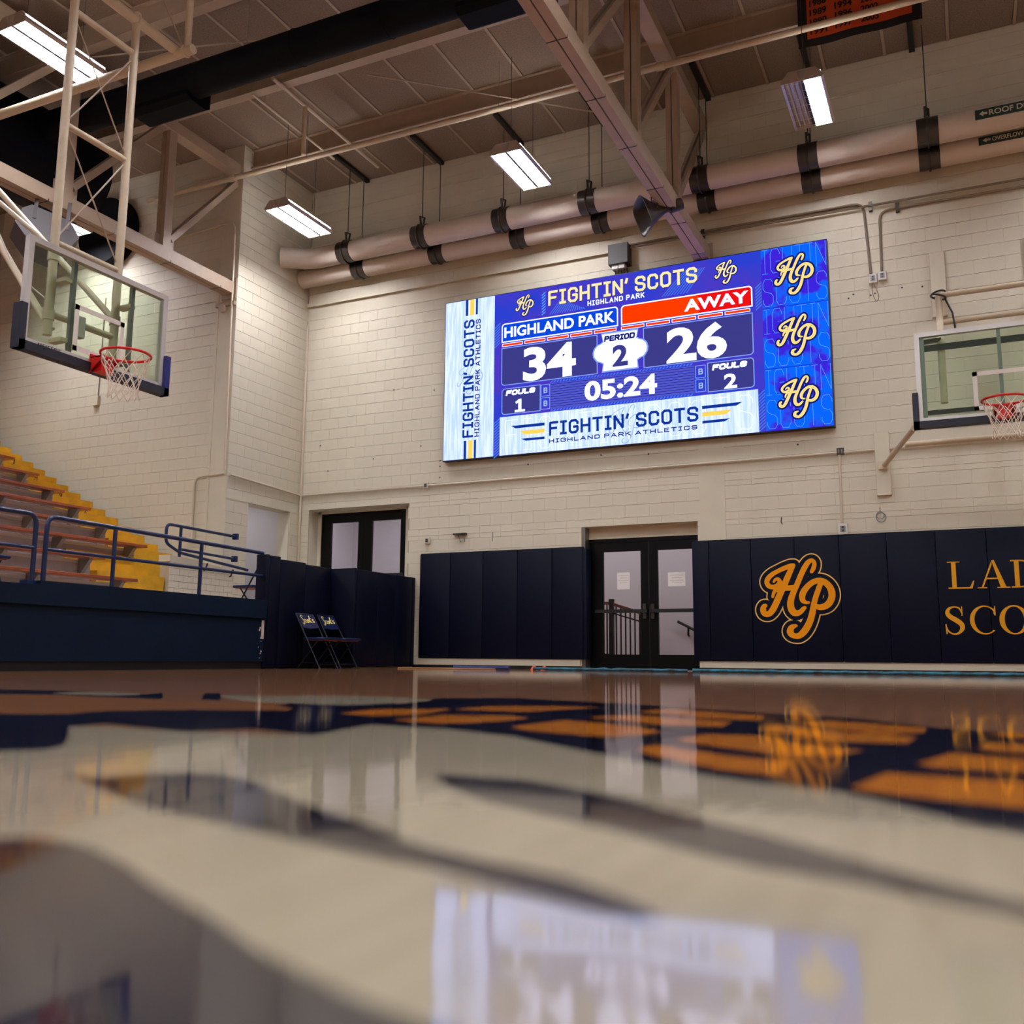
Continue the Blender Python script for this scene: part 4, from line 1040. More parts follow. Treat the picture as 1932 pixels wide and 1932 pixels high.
# ================================================================== WALL PADS
def pieces(vf, fn, step=.00025):
    """flat faces laid one over the other by a hair so that none coincide"""
    m = MB()
    for k, f in enumerate(vf[1]): m.add([Vector(fn(*vf[0][i])) - Vector((0, step * (k % 7), 0)) for i in f], [tuple(range(len(f)))])
    return m
def serif(ch, x0, z0, h):
    """roman capital, cap height h, left edge x0 -> (verts, faces)"""
    R = lambda p: ribbon([(x0 + a * h, z0 + b * h, w * h) for a, b, w in p])
    Pn = lambda p: poly([(x0 + a * h, z0 + b * h) for a, b in p])
    tk, tn = .145, .035
    if ch == 'L':
        return join([Pn([(.17, 0), (.32, 0), (.32, 1), (.17, 1)]), Pn([(.04, .965), (.46, .965), (.46, 1), (.04, 1)]), Pn([(.04, 0), (.84, 0), (.91, .28), (.87, .28), (.76, .05), (.04, .05)])])
    if ch == 'A':
        return join([Pn([(.14, 0), (.20, 0), (.53, .86), (.52, 1.0)]), Pn([(.78, 0), (.97, 0), (.60, 1.02), (.52, 1.0)]), Pn([(.26, .32), (.79, .32), (.79, .37), (.28, .37)]), Pn([(.02, 0), (.33, 0), (.33, .035), (.02, .035)]), Pn([(.66, 0), (1.08, 0), (1.08, .035), (.66, .035)])])
    if ch == 'D':
        o = [(.30 + .66 * math.sin(t), .5 - .5 * math.cos(t)) for t in [math.pi * k / 16 for k in range(17)]]
        i = [(.30 + .49 * math.sin(t), .5 - .45 * math.cos(t)) for t in [math.pi * k / 16 for k in range(17)]]
        return join([Pn([(.15, 0), (.30, 0), (.30, 1), (.15, 1)]), Pn([(.03, 0), (.31, 0), (.31, .05), (.03, .05)]), Pn([(.03, .95), (.31, .95), (.31, 1), (.03, 1)])] + [Pn([o[k], o[k + 1], i[k + 1], i[k]]) for k in range(16)])
    if ch == 'O':
        o = [(.5 + .48 * math.sin(t), .5 - .52 * math.cos(t)) for t in [math.pi * k / 18 for k in range(37)]]
        i = [(.5 + .31 * math.sin(t), .5 - .475 * math.cos(t)) for t in [math.pi * k / 18 for k in range(37)]]
        return join([Pn([o[k], o[k + 1], i[k + 1], i[k]]) for k in range(36)])
    if ch == 'C':
        ts = [math.radians(a) for a in range(42, 322, 10)]
        o = [(.5 + .48 * math.cos(t), .5 + .52 * math.sin(t)) for t in ts]
        i = [(.53 + .36 * math.cos(t), .5 + .475 * math.sin(t)) for t in ts]
        return join([Pn([o[k], o[k + 1], i[k + 1], i[k]]) for k in range(len(ts) - 1)] + [Pn([(.80, .74), (.84, .66), (.87, .66), (.87, 1.0), (.84, 1.0)])])
    if ch == 'S':
        p = [(.57, .76, .03), (.50, .93, .05), (.33, .985, .05), (.16, .92, .10), (.10, .76, .15), (.20, .62, .17), (.38, .5, .18), (.54, .36, .17), (.57, .2, .15), (.45, .04, .08), (.27, .0, .05), (.11, .1, .05), (.04, .27, .03)]
        return join([R(p), Pn([(.56, .66), (.6, .66), (.6, 1.0), (.57, 1.0)]), Pn([(.01, .36), (.05, .36), (.08, 0), (.03, 0)])])
    if ch == 'Y':
        return join([Pn([(.43, 0), (.58, 0), (.58, .45), (.43, .45)]), Pn([(.12, 1), (.29, 1), (.58, .45), (.43, .42)]), Pn([(.86, 1), (.92, 1), (.58, .42), (.54, .46)]), Pn([(0, .965), (.42, .965), (.42, 1), (0, 1)]), Pn([(.7, .965), (1.03, .965), (1.03, 1), (.7, 1)]), Pn([(.3, 0), (.71, 0), (.71, .035), (.3, .035)])])
    if ch == 'T':
        return join([Pn([(.36, 0), (.51, 0), (.51, 1), (.36, 1)]), Pn([(.03, .95), (.84, .95), (.84, 1), (.03, 1)]), Pn([(.0, .74), (.03, .74), (.08, .96), (.03, 1)]), Pn([(.84, .74), (.87, .74), (.84, 1), (.79, .96)]), Pn([(.24, 0), (.63, 0), (.63, .035), (.24, .035)])])

PF = DY - .062
def pads_y(t, seams, z0, z1):
    for a, b in zip(seams, seams[1:]):
        MB().cbox(a + .0025, b - .0025, PF, DY - .005, z0, z1, .012).build('pad_panel', M['navy'], t, True)
    MB().box(seams[0], seams[-1], DY - .03, DY - .004, z1 - .005, z1 + .018).build('top_batten', M['navy'], t)
padL = thing('wall_padding', 'plain navy padded wall mats between the padded corner and the glass doors', 'wall pad', (-7, DY, .165), 'navy wall padding')
pads_y(padL, [-8.53, -7.93, -7.30, -6.66, -6.04, -5.50], .165, 1.945)
MB().cbox(-5.5, -5.44, PF, DY + .18, .165, 1.93, .012).build('pad_return', M['navy'], padL, True)
padR = thing('wall_padding', 'navy padded wall mats with gold script emblem and gold lettering, right of the glass doors', 'wall pad', (-1, DY, .155), 'navy wall padding')
pads_y(padR, [-3.72, -3.46, -2.83, -2.2, -1.575, -.94, -.31, .32, .95, 1.58, 2.21, 2.84], .155, 1.955)
ef = lambda k: (lambda a, b: (a, PF - .0012 * k, b))
MB().flat(hp_solid(-2.185, 1.065, 1.084, .069), ef(1)).build('emblem_outline', M['gold_line'], padR, label='thin gold contour of the script HP emblem')
MB().flat(hp_solid(-2.185, 1.065, 1.084, .0535), ef(2)).build('emblem_gap', M['navy'], padR)
MB().flat(hp_solid(-2.185, 1.065, 1.084), ef(3)).build('emblem', M['gold'], padR, label='gold script HP emblem')
for ch, x in (('L', -.19), ('A', .175), ('D', .58), ('Y', .99)):
    pieces(serif(ch, x, 1.155, .37), ef(1)).build('lettering', M['gold_text'], padR, label='gold roman letter ' + ch)
for ch, x in (('S', -.245), ('C', .055), ('O', .41), ('T', .80), ('S', 1.14)):
    pieces(serif(ch, x, .545, .37), ef(1)).build('lettering', M['gold_text'], padR, label='gold roman letter ' + ch)

# corner enclosure faced with pads
enc = thing('padded_enclosure', 'navy padded corner enclosure with two folding chairs in front of it', 'wall pad', (-9, 12.6, 0))
MB().box(-9.30, -9.16, 11.05, 12.75, 0, 1.56).box(-9.30, -8.83, 12.6, 12.75, 0, 1.52).box(-8.83, -8.69, 12.6, 14.38, 0, 1.5).build('backing_wall', M['wall_smooth'], enc)
ya = [11.05, 11.30, 11.90, 12.56]
for i, (a, b) in enumerate(zip(ya, ya[1:])):
    MB().cbox(-9.16, -9.10, a + .0025, b - .0025, .01, 1.63 - .035 * i, .012).build('pad_panel', M['navy'], enc, True)
MB().cbox(-9.30, -9.10, 10.99, 11.05, .01, 1.64, .012).build('pad_return', M['navy'], enc, True)
MB().cbox(-9.10, -8.63, 12.535, 12.595, .01, 1.56, .012).build('pad_panel', M['navy'], enc, True)
yc = [12.595, 13.19, 13.74, 14.255, 14.375]
for a, b in zip(yc, yc[1:]):
    MB().cbox(-8.69, -8.63, a + .0025, b - .0025, .02, 1.545, .012).build('pad_panel', M['navy'], enc, True)
MB().box(-9.30, -9.13, 11.05, 12.6, 1.555, 1.575).box(-8.83, -8.66, 12.6, 14.38, 1.52, 1.55).box(-9.30, -8.66, 12.56, 12.75, 1.52, 1.55).build('top_cap', M['navy'], enc)

# ================================================================== RAISED WALKWAY AND RAILINGS
deck = structure(MB().box(-21, -9.16, -13, LY, 0, DECK).box(-11.2, -9.3, LY, DY + .3, 0, DECK).box(-15, -11.2, 12.9, 14.2, 0, DECK).build('floor_walkway', M['concrete']), 'raised concrete walkway in front of the bleachers')
MB().box(-9.16, -9.10, -12.9, 10.985, .10, .72).build('fascia_board', M['navy_wall'], deck, label='navy painted face of the walkway')
MB().box(-9.30, -9.055, 7.22, 10.985, .71, .97).build('curb', M['navy_wall'], deck, label='navy painted curb with railing posts')
MB().box(-9.30, -9.055, -12.9, 7.22, .71, .925).build('curb', M['navy_wall'], deck)
MB().box(-9.16, -9.12, -12.9, 10.985, 0, .10).build('kick_strip', M['black'], deck)
# chipped paint at the end of the fascia
m = MB()
for k in range(9):
    z = .15 + k * .055 + random.uniform(-.02, .02); y = 10.94 - random.uniform(0, .06); s = random.uniform(.006, .016)
    m.box(-9.1, -9.0985, y - s, y + s, z - s, z + s)
m.box(-9.1, -9.0985, 10.93, 10.985, .42, .68)
m.build('chipped_paint', M['nosing'], deck)

def rail_section(t, ys, y0, y1, base0):
    X = -9.18
    MB().tube([(X, y1, 1.655), (X, y0, 1.70), (X, y0, base0)], .027, 12, bend=.12).build('top_rail', M['navy_rail'], t, True)
    MB().tube([(X, y1, 1.325), (X, y0, 1.33)], .022, 10).build('mid_rail', M['navy_rail'], t, True)
    for y in ys: MB().tube([(X, y, .92), (X, y, 1.67)], .025, 10).build('post', M['navy_rail'], t, True)
t = thing('guard_railing', 'navy tubular guard railing on the walkway curb, section meeting the padded enclosure', 'railing', (-9.18, 9, .97), 'navy guard railings')
rail_section(t, (8.29, 9.74), 7.34, 10.985, .97)
t = thing('guard_railing', 'navy tubular guard railing section at the far left edge of the walkway', 'railing', (-9.18, 5, .92), 'navy guard railings')
rail_section(t, (5.6, 4.0, 2.4), 7.20, -6, .92)
MB().box(-9.24, -9.12, 7.10, 7.28, .92, .97).build('base_plate', M['navy_rail'], t)

low = thing('ramp_wall', 'low white painted brick wall beside the walkway ramp under the handrail', 'wall', (-10.95, 11.7, DECK))
MB().box(-11.15, -10.965, 10.97, 12.39, DECK, 1.55).build('wall_core', M['mortar'], low)
r = 0
z = DECK
while z < 1.60:
    y = 10.97 - (.1 if r % 2 else 0)
    while y < 12.39:
        a, b = max(y, 10.97), min(y + .2, 12.39)
        top = 1.68 - (a - 10.97) * .085
        if b - a > .02 and z + .09 < top:
            MB().box(-10.97, -10.95, a + .0015, b - .0015, z + .003, z + .097).build('brick', M['wall'], low)
        y += .2
    z += .1; r += 1
MB().prism([(10.95, 1.60), (12.40, 1.48), (12.40, 1.58), (10.95, 1.70)], lambda a, b, d: (d, a, b), -11.17, -10.94).build('coping', M['wall_smooth'], low)
t = thing('ramp_handrail', 'navy looped handrail fixed to the pilaster above the low brick wall', 'handrail', (-10.95, 11.5, 1.6))
XR = -10.93
MB().tube([(XR, 12.37, 2.14), (XR, 10.83, 2.16), (XR, 10.83, 1.87), (XR, 11.14, 1.745), (XR, 12.7, 1.61)], .024, 10, bend=.09).build('handrail_loop', M['navy_rail'], t, True)
MB().tube([(XR, 11.13, 1.68), (XR, 11.13, 2.15)], .024, 10).build('post', M['navy_rail'], t, True)
MB().tube([(XR, 11.16, 1.80), (XR, 12.37, 1.765)], .022, 10).build('lower_rail', M['navy_rail'], t, True)
for z in (2.14, 1.765): MB().cbox(XR - .05, XR + .05, 12.34, 12.395, z - .05, z + .05, .008).build('wall_flange', M['navy_rail'], t)
for y in (11.75, 12.35):
    MB().tube([(XR, y, 1.69 - (y - 11.14) * .086), (XR - .01, y - .04, 1.58 - (y - 11.14) * .086), (XR - .03, y - .06, 1.57 - (y - 11.14) * .086)], .014, 8).build('bracket', M['black_metal'], t, True)

# ================================================================== BLEACHERS
bl = thing('bleachers', 'tiered concrete bleachers with red-brown wooden bench seats', 'bleachers', (-12, 3, DECK))
RX, RZ = -11.49, 1.873
for i in range(-2, 14):
    X, z = RX - .645 * i, RZ + .334 * i
    ye = 9.65 if i < 0 else 11.02
    tr = MB().box(X - .25 - .66, X - .25, -12.9, ye - .03, DECK if i < 0 else max(DECK, z - .06 - .40), z - .07).build('tier', M['concrete'], bl)
    MB().box(X - .25 - .05, X - .244, -12.9, ye - .025, z - .105, z - .065).build('nosing', M['nosing'], tr)
    if X < -20: continue
    st = MB().cbox(X - .27, X, -12.9, ye, z - .042, z, .006).build('bench_seat', M['seat_wood'], bl)
    y = ye - .22
    while y > 3.0:
        MB().prism([(X - .24, z - .044), (X - .03, z - .044), (X - .03, z - .07), (X - .17, z - .24), (X - .245, z - .30)], lambda a, b, d: (a, d, b), y - .03, y + .03).build('seat_bracket', M['bracket'], st)
        y -= 1.3
ay = thing('aisle_steps', 'bright yellow painted aisle steps at the end of the bleachers', 'steps', (-12, 11.5, DECK))
for k in range(-3, 22):
    X, z = -12.0 - .325 * k, 1.857 + .168 * k
    y0 = 9.68 if k < 0 else 11.0
    MB().box(X - (.40 if 0 <= k < 21 else .325 if k < -1 else .06 if k < 0 else 1), X, y0, 12.05 if k >= 0 else 10.94, DECK if k <= 0 else z - .30, z).build('step', M['yellow'], ay)
MB().box(-19.2, -12.3, 11.02, 12.03, DECK, 1.6).build('stair_base', M['yellow'], ay)
for ch, X, y, z in (('J', -14.925, 11.14, 3.507), ('H', -14.275, 11.11, 3.17), ('G', -13.625, 11.10, 2.848), ('F', -12.975, 11.08, 2.518)):
    MB().flat(fonttext(ch, y - .025, y + .03, z - .05, z + .04, .01), lambda a, b: (X + .003, a, b)).build('row_letter', M['black'], ay, label='black row letter ' + ch)

# ================================================================== FOLDING CHAIRS
def make_chair(label, loc, rz, letters=True):
    t = thing('folding_chair', label, 'chair', (0, 0, 0), 'navy folding chairs')
    MB().cbox(-.16, .24, -.20, .20, .415, .455, .014).build('seat', M['chair'], t, True)
    MB().box(-.13, .21, -.17, .17, .405, .416).build('seat_pan', M['chair_under'], t)
    n = Vector((.47, 0, -.78)).normalized()       # along the long tube, downwards
    top = Vector((-.30, 0, .80))
    def along(s): return top + n * s
    bk = MB()
    a, b = along(.02), along(.24)
    q = Vector((n.z, 0, -n.x)) * -1
    vs = []
    for s in (.015, .245):
        for y in (-.19, 0, .19):
            c = -.022 if y == 0 else 0
            for th in (0, .018): vs.append(along(s) + Vector((0, y, 0)) + q * (th + c))
    def idx(i, j, k): return i * 6 + j * 2 + k
    fs = []
    for j in range(2):
        fs += [(idx(0, j, 0), idx(0, j + 1, 0), idx(1, j + 1, 0), idx(1, j, 0)), (idx(0, j, 1), idx(1, j, 1), idx(1, j + 1, 1), idx(0, j + 1, 1)),
               (idx(0, j, 0), idx(0, j, 1), idx(0, j + 1, 1), idx(0, j + 1, 0)), (idx(1, j, 0), idx(1, j + 1, 0), idx(1, j + 1, 1), idx(1, j, 1))]
    for j in (0, 2): fs.append((idx(0, j, 0), idx(1, j, 0), idx(1, j, 1), idx(0, j, 1)))
    back = bk.add(vs, fs).build('backrest', M['chair'], t, True)
    for s in (-1, 1):
        MB().tube([along(0) + Vector((0, s * .20, 0)), along(1.02) * 1.0 + Vector((0, s * .22, 0))], .012, 8).build('front_leg', M['chair_leg'], t, True)
        MB().tube([(.10, s * .18, .41), (-.24, s * .19, .01)], .012, 8).build('rear_leg', M['chair_leg'], t, True)
    MB().tube([along(0) + Vector((0, -.20, 0)), along(0) + Vector((0, .20, 0))], .012, 8).build('top_bar', M['chair'], t, True)
    MB().tube([along(.86) + Vector((0, -.21, 0)), along(.86) + Vector((0, .21, 0))], .009, 8).build('cross_bar', M['chair_leg'], t, True)
    MB().tube([(-.17, -.19, .09), (-.17, .19, .09)], .009, 8).build('cross_bar', M['chair_leg'], t, True)
    if letters:
        # script "Scots", read from the front of the chair
        strokes = [[(.20, .86, .05), (.10, .97, .06), (.0, .86, .07), (.06, .70, .08), (.16, .52, .08), (.12, .28, .07), (.0, .22, .06), (-.04, .34, .05)],
                   [(.42, .62, .05), (.32, .66, .06), (.27, .5, .07), (.34, .4, .07), (.44, .46, .05)],
                   [(.52, .64, .06), (.47, .5, .07), (.55, .4, .07), (.62, .52, .07), (.54, .64, .06), (.66, .6, .04)],
                   [(.76, .95, .06), (.71, .6, .07), (.75, .42, .07), (.82, .45, .05)], [(.66, .7, .05), (.84, .72, .05)],
                   [(1.0, .66, .05), (.92, .64, .06), (.93, .54, .07), (1.0, .48, .07), (.96, .4, .06), (.88, .42, .04)]]
        vf = sdf_fill(strokes, 0.0, .03)
        def place(a, b):
            y = -.14 + a * .28
            p = along(.02 + (1 - b) * .21) + Vector((0, y, 0)) + q * (.018 - .022 * (1 - abs(y) / .19) + .003)
            return p
        MB().flat(vf, place).build('script_lettering', M['script'], back, label='cream script lettering reading Scots')
    t.location = loc; t.rotation_euler = (0, 0, rz)
    return t
c1 = make_chair('navy folding chair with Scots on its back, nearer one beside the padded enclosure', (-8.66, 11.72, 0), 0)
dup(c1, (-8.66, 12.24, 0), 0, 'navy folding chair with Scots on its back, farther one touching the enclosure corner')
c3 = make_chair('folding chair standing on the raised walkway behind the end of the guard railing', (-9.98, 11.75, DECK), math.pi, False)
dup(c3, (-9.75, 6.98, DECK), 0.0, 'navy folding chair on the raised walkway at the left edge of the picture')

# ================================================================== BASKETBALL HOOPS
def hoop_board(t, C, U, N, w, h, z0, pad_right):
    C, U, N = Vector(C), Vector(U), Vector(N)
    P = lambda u, n, z: C + U * u + N * n + Vector((0, 0, z))
    def bx(u0, u1, n0, n1, za, zb, c=None):
        m = MB()
        vs = [P(u, n, z) for z in (za, zb) for u, n in ((u0, n0), (u1, n0), (u1, n1), (u0, n1))]
        return m.add(vs, [(0, 1, 2, 3), (7, 6, 5, 4), (0, 4, 5, 1), (1, 5, 6, 2), (2, 6, 7, 3), (3, 7, 4, 0)])
    w2 = w / 2; f = .055
    for a in (bx(-w2, w2, -.05, .012, z0 + h - f, z0 + h), bx(-w2, w2, -.05, .012, z0, z0 + f), bx(-w2, -w2 + f, -.05, .012, z0 + f, z0 + h - f), bx(w2 - f, w2, -.05, .012, z0 + f, z0 + h - f)):
        a.build('frame_rail', M['alu'], t)
    bx(-w2 + f, w2 - f, -.012, 0, z0 + f, z0 + h - f).build('glass_panel', M['board_glass'], t)
    s0, s1, zz0, zz1, tk = -.30, .30, z0 + .09, z0 + .55, .05
    m = MB()
    for a in ((s0, s1, zz1 - tk, zz1), (s0, s1, zz0, zz0 + tk), (s0, s0 + tk, zz0, zz1), (s1 - tk, s1, zz0, zz1)):
        b = bx(a[0], a[1], .001, .004, a[2], a[3]); m.add(b.v, b.f)
    m.build('target_square', M['white_paint'], t, label='white target square')
    for a in (bx(-w2 - .05, w2 + .05, -.06, .05, z0 - .07, z0 + .012), bx(-w2 - .055, -w2 + .012, -.06, .05, z0 - .07, z0 + .36)):
        a.build('edge_pad', M['board_pad'], t)
    bx(w2 - .012, w2 + .055, -.06, .05, z0 - .07, z0 + .36).build('edge_pad', M['board_pad_blue'] if pad_right else M['board_pad'], t)
    # rim, bracket and net
    rz = 3.05; rc = P(0, .385, rz); R = .23
    MB().ring(rc, (0, 0, 1), R, .0135, 44, 8).build('rim', M['rim'], t, True)
    br = bx(-.10, .10, .012, .03, z0 - .06, rz + .03).build('rim_bracket', M['rim'], t)
    bx(-.075, .075, .03, .15, rz - .15, rz - .003).build('spring_box', M['rim'], t)
    m = bx(-.11, .11, .02, .17, rz - .018, rz - .004)
    m.prism([(-.02, 0), (.13, 0), (.13, -.04), (-.02, -.16)], lambda a, b, d: P(d, a + .04, rz - .005 + b), -.11, -.10)
    m.prism([(-.02, 0), (.13, 0), (.13, -.04), (-.02, -.16)], lambda a, b, d: P(d, a + .04, rz - .005 + b), .10, .11)
    m.build('rim_brace', M['rim'], t)
    fl = MB()
    for k in range(12):
        a = 2 * math.pi * k / 12; e = Vector((math.cos(a), math.sin(a), 0))
        fl.tube([rc + e * R * .98 + Vector((0, 0, -.008)), rc + e * R * .95 + Vector((0, 0, -.03))], .004, 4)
    fl.build('net_hook', M['rim'], t)
    net = MB(); rr = [.225, .205, .175, .15, .135, .135, .145]; zs = [-.012, -.09, -.17, -.245, -.315, -.375, -.43]
    for k in range(12):
        for s in (-1, 1):
            pts = []
            for j in range(7):
                a = 2 * math.pi * (k + s * j * .5) / 12
                jit = .006 * math.sin(k * 7 + j * 3)
                pts.append(rc + Vector((math.cos(a) * (rr[j] + jit), math.sin(a) * (rr[j] + jit), zs[j])))
            net.tube(pts, .0042, 4, False)
    net.build('net', M['net'], t, label='white cord net')
    return P, bx

t = thing('ceiling_basketball_hoop', 'glass backboard and red rim hung from a tubular ceiling frame over the bleacher side', 'basketball hoop', (-7.6, 6.48, 2.9))
P, bx = hoop_board(t, (-7.59, 6.48, 0), (0, 1, 0), (1, 0, 0), 1.70, 1.03, 2.975, True)
MB().flat(fonttext('porter', 6.48 - .68, 6.48 - .42, 2.988, 3.022, .02), lambda a, b: (-7.577, a, b)).build('maker_lettering', M['black'], t)
pt = lambda *p: [Vector(q) for q in p]
for y, zt in ((6.06, 7.6), (6.84, 7.1)):
    MB().tube([(-7.8, y, 3.2), (-7.8, y, zt)], .043, 14).build('drop_post', M['tube'], t, True)
for z in (6.62, 5.38, 4.14, 3.42):
    MB().tube([(-7.8, 6.06, z), (-7.8, 6.84, z)], .034, 12).build('cross_tube', M['tube'], t, True)
for za, zb in ((6.55, 5.42), (5.34, 4.2)):
    for a, b in ((6.08, 6.82), (6.82, 6.08)): MB().tube([(-7.8, a, za), (-7.8, b, zb)], .008, 6).build('cross_rod', M['steel'], t)
MB().tube([(-7.8, 3.0, 7.02), (-7.8, 7.43, 7.02)], .056, 16).build('head_tube', M['tube'], t, True)
MB().tube([(-11.3, 7.43, 6.98), (-7.55, 7.43, 6.98)], .056, 16).build('header_tube', M['tube'], t, True)
MB().tube([(-7.64, 7.43, 7.0), (-7.64, 7.43, CZ)], .04, 14).build('hanger_tube', M['tube'], t, True)
MB().tube([(-7.7, 7.43, 7.03), (-8.1, 6.2, CZ)], .009, 6).build('stay_cable', M['steel'], t)
for p in ((-7.8, 6.84, 7.02), (-7.8, 7.43, 7.0), (-7.66, 7.43, 6.98)):
    MB().ring(p, (0, 1, 0) if p[1] < 7 else (1, 0, 0), .06, .014, 20, 6).build('clamp', M['tube'], t, True)
for y, zc in ((6.06, 3.40), (6.06, 4.0), (6.84, 3.60)):
    MB().tube([(-7.8, y, zc - .05), (-7.8, y, zc + .05)], .054, 14).build('post_clamp', M['tube'], t, True)
for y in (6.06 + .12, 6.84 + .06):
    MB().box(-7.66, -7.62, y - .02, y + .02, 2.99, 3.98).build('board_upright', M['steel_raw'], t)
for z in (3.15, 3.75):
    for y in (6.06, 6.84): MB().box(-7.8, -7.63, y + .02, y + .10, z - .02, z + .02).build('board_bracket', M['tube'], t)
MB().tube([(-7.8, 6.06, 3.3), (-11.2, 6.06, 7.4)], .034, 12).build('back_brace', M['tube'], t, True)
MB().tube([(-7.8, 6.12, 3.28), (-10.9, 6.3, 6.7)], .02, 10).build('fold_brace', M['tube'], t, True)
MB().tube([(-7.8, 6.84, 3.6), (-11.25, 6.84, 6.8)], .034, 12).build('back_brace', M['tube'], t, True)
MB().tube([(-9.05, 6.84, 4.76), (-10.6, 6.35, 6.1)], .028, 12).build('side_brace', M['tube'], t, True)
MB().tube([(-7.85, 6.1, 3.55), (-8.3, 6.05, 3.9), (-8.9, 6.0, 4.9)], .006, 6, bend=.2).build('power_cord', M['net'], t)
MB().cbox(-7.84, -7.76, 6.36, 6.46, 3.28, 3.5, .01).build('height_adjuster', M['alu'], t)

t = thing('wall_basketball_hoop', 'glass backboard and red rim on tubular arms from the end wall, right of the scoreboard', 'basketball hoop', (.54, 12.0, 2.85))
P, bx = hoop_board(t, (.54, 12.0, 0), (1, 0, 0), (0, -1, 0), 1.80, 1.10, 2.955, False)
for s in (-1, 1):
    X = .54 + s * .61
    MB().tube([(X, 12.75, 4.80), (X, 12.75, 4.40), (X, 12.12, 3.98), (X, 12.12, 3.2)], .042, 14, bend=.08).build('upright_tube', M['tube'], t, True)
    MB().tube([(X, 12.75, 4.78), (X, 14.32, 5.30)], .038, 12).build('upper_arm', M['tube'], t, True)
    MB().cbox(X - .1, X + .1, 14.34, DY - .002, 5.02, 5.98, .006).build('wall_plate', M['wall_smooth'], t)
    XP = .54 + s * 1.47
    MB().cbox(XP - .1, XP + .1, 14.34, DY - .002, 2.5, 3.42, .006).build('wall_plate', M['wall_smooth'], t)
    MB().tube([(.54 + s * .96, 12.2, 2.95), (XP - s * .02, 14.33, 2.93)], .036, 12).build('lower_arm', M['tube'], t, True)
    MB().cbox(XP - .06, XP + .06, 14.29, 14.345, 2.87, 2.99, .006).build('arm_hinge', M['tube'], t)
    MB().box(.54 + s * .83 - .035, .54 + s * .83 + .035, 12.02, 12.06, 2.99, 4.03).build('board_upright', M['steel_raw'], t)
    MB().bar((.54 + s * .83, 12.06, 3.95), (X, 12.12, 3.98), .05, .05).build('board_bracket', M['dark_metal'], t)
for z, y in ((4.76, 12.75), (4.40, 12.75)):
    MB().tube([(-.07, y, z), (1.15, y, z)], .036, 12).build('cross_tube', M['tube'], t, True)
MB().tube([(-.58, 13.35, 3.0), (1.66, 13.35, 3.0)], .036, 12).build('lower_cross_tube', M['tube'], t, True)
MB().box(-.26, 1.34, 12.05, 12.09, 3.84, 3.91).build('upper_crossbar', M['black'], t)
MB().box(-.26, .36, 12.05, 12.09, 3.06, 3.11).build('lower_crossbar', M['black'], t)
MB().box(.52, .56, 12.02, 12.05, 3.0, 4.0).build('centre_upright', M['steel_raw'], t)
MB().ring((-.07, 12.75, 4.74), (.3, 0, 1), .09, .012, 20, 6).ring((-.07, 12.75, 4.78), (-.2, .1, 1), .085, .012, 20, 6).tube([(0, 12.75, 4.72), (.08, 12.72, 4.5), (.1, 12.72, 4.3)], .012, 6).build('coiled_cable', M['black_metal'], t, True)

# ================================================================== CONDUITS, BOXES AND SMALL FITTINGS
def conduit(label, pts, r=.014, m='conduit', bend=.12, clips=()):
    t = thing('conduit', label, 'conduit', pts[0], 'wall conduits')
    MB().tube(pts, r, 8, bend=bend).build('pipe_run', M[m], t, True)
    for c in clips: MB().box(c[0] - .025, c[0] + .025, c[1] - .03, c[1] + .03, c[2] - .07, c[2] + .07).build('clip', M['dark_metal'], t)
Yc = DY - .03
conduit('dark conduit from the black box turning down to the left switch box', [(-4.65, Yc, 6.95), (-1.02, Yc, 6.94), (-.96, Yc, 5.82)], .02, 'conduit', .15, [(-3.44, Yc, 6.91)])
conduit('dark conduit running from the black box to the right edge of the wall', [(-4.65, Yc - .04, 6.885), (4, Yc - .04, 6.83)], .018, 'conduit', 0, [(-.92, Yc, 6.86)])
conduit('dark conduit from the right turning down to the right switch box', [(4, Yc, 6.73), (-.80, Yc, 6.77), (-.81, Yc, 5.83)], .018, 'conduit', .15, [(-.55, Yc, 6.77)])
conduit('long cream conduit crossing the wall below the scoreboard', [(CX + .03, Yc, 3.165), (4, Yc, 3.175)], .02, 'conduit_cream', 0)
conduit('cream conduit dropping to the outlet above the emblem pads', [(-1.515, Yc, 3.16), (-1.52, Yc, 2.12)], .018, 'conduit_cream', 0)
conduit('cream conduit along the short return wall', [(CX + .03, LY - .02, 3.23), (CX + .03, DY - .03, 3.165)], .02, 'conduit_cream', 0)
conduit('cream conduit running down the inner corner', [(CX + .04, DY - .04, 6.5), (CX + .04, DY - .04, .85)], .022, 'conduit_cream', 0)
conduit('cream conduit climbing the pilaster edge to a bend under the truss', [(-12.95, LY - .03, 7.76), (-11.3, LY - .09, 7.80), (-11.24, LY - .09, 3.3)], .02, 'conduit_cream', .2)
conduit('cream conduit bending down to the switch by the bleacher aisle', [(-11.25, LY - .08, 3.24), (-11.95, LY - .03, 3.23), (-11.95, LY - .03, 2.3)], .018, 'conduit_cream', .15)

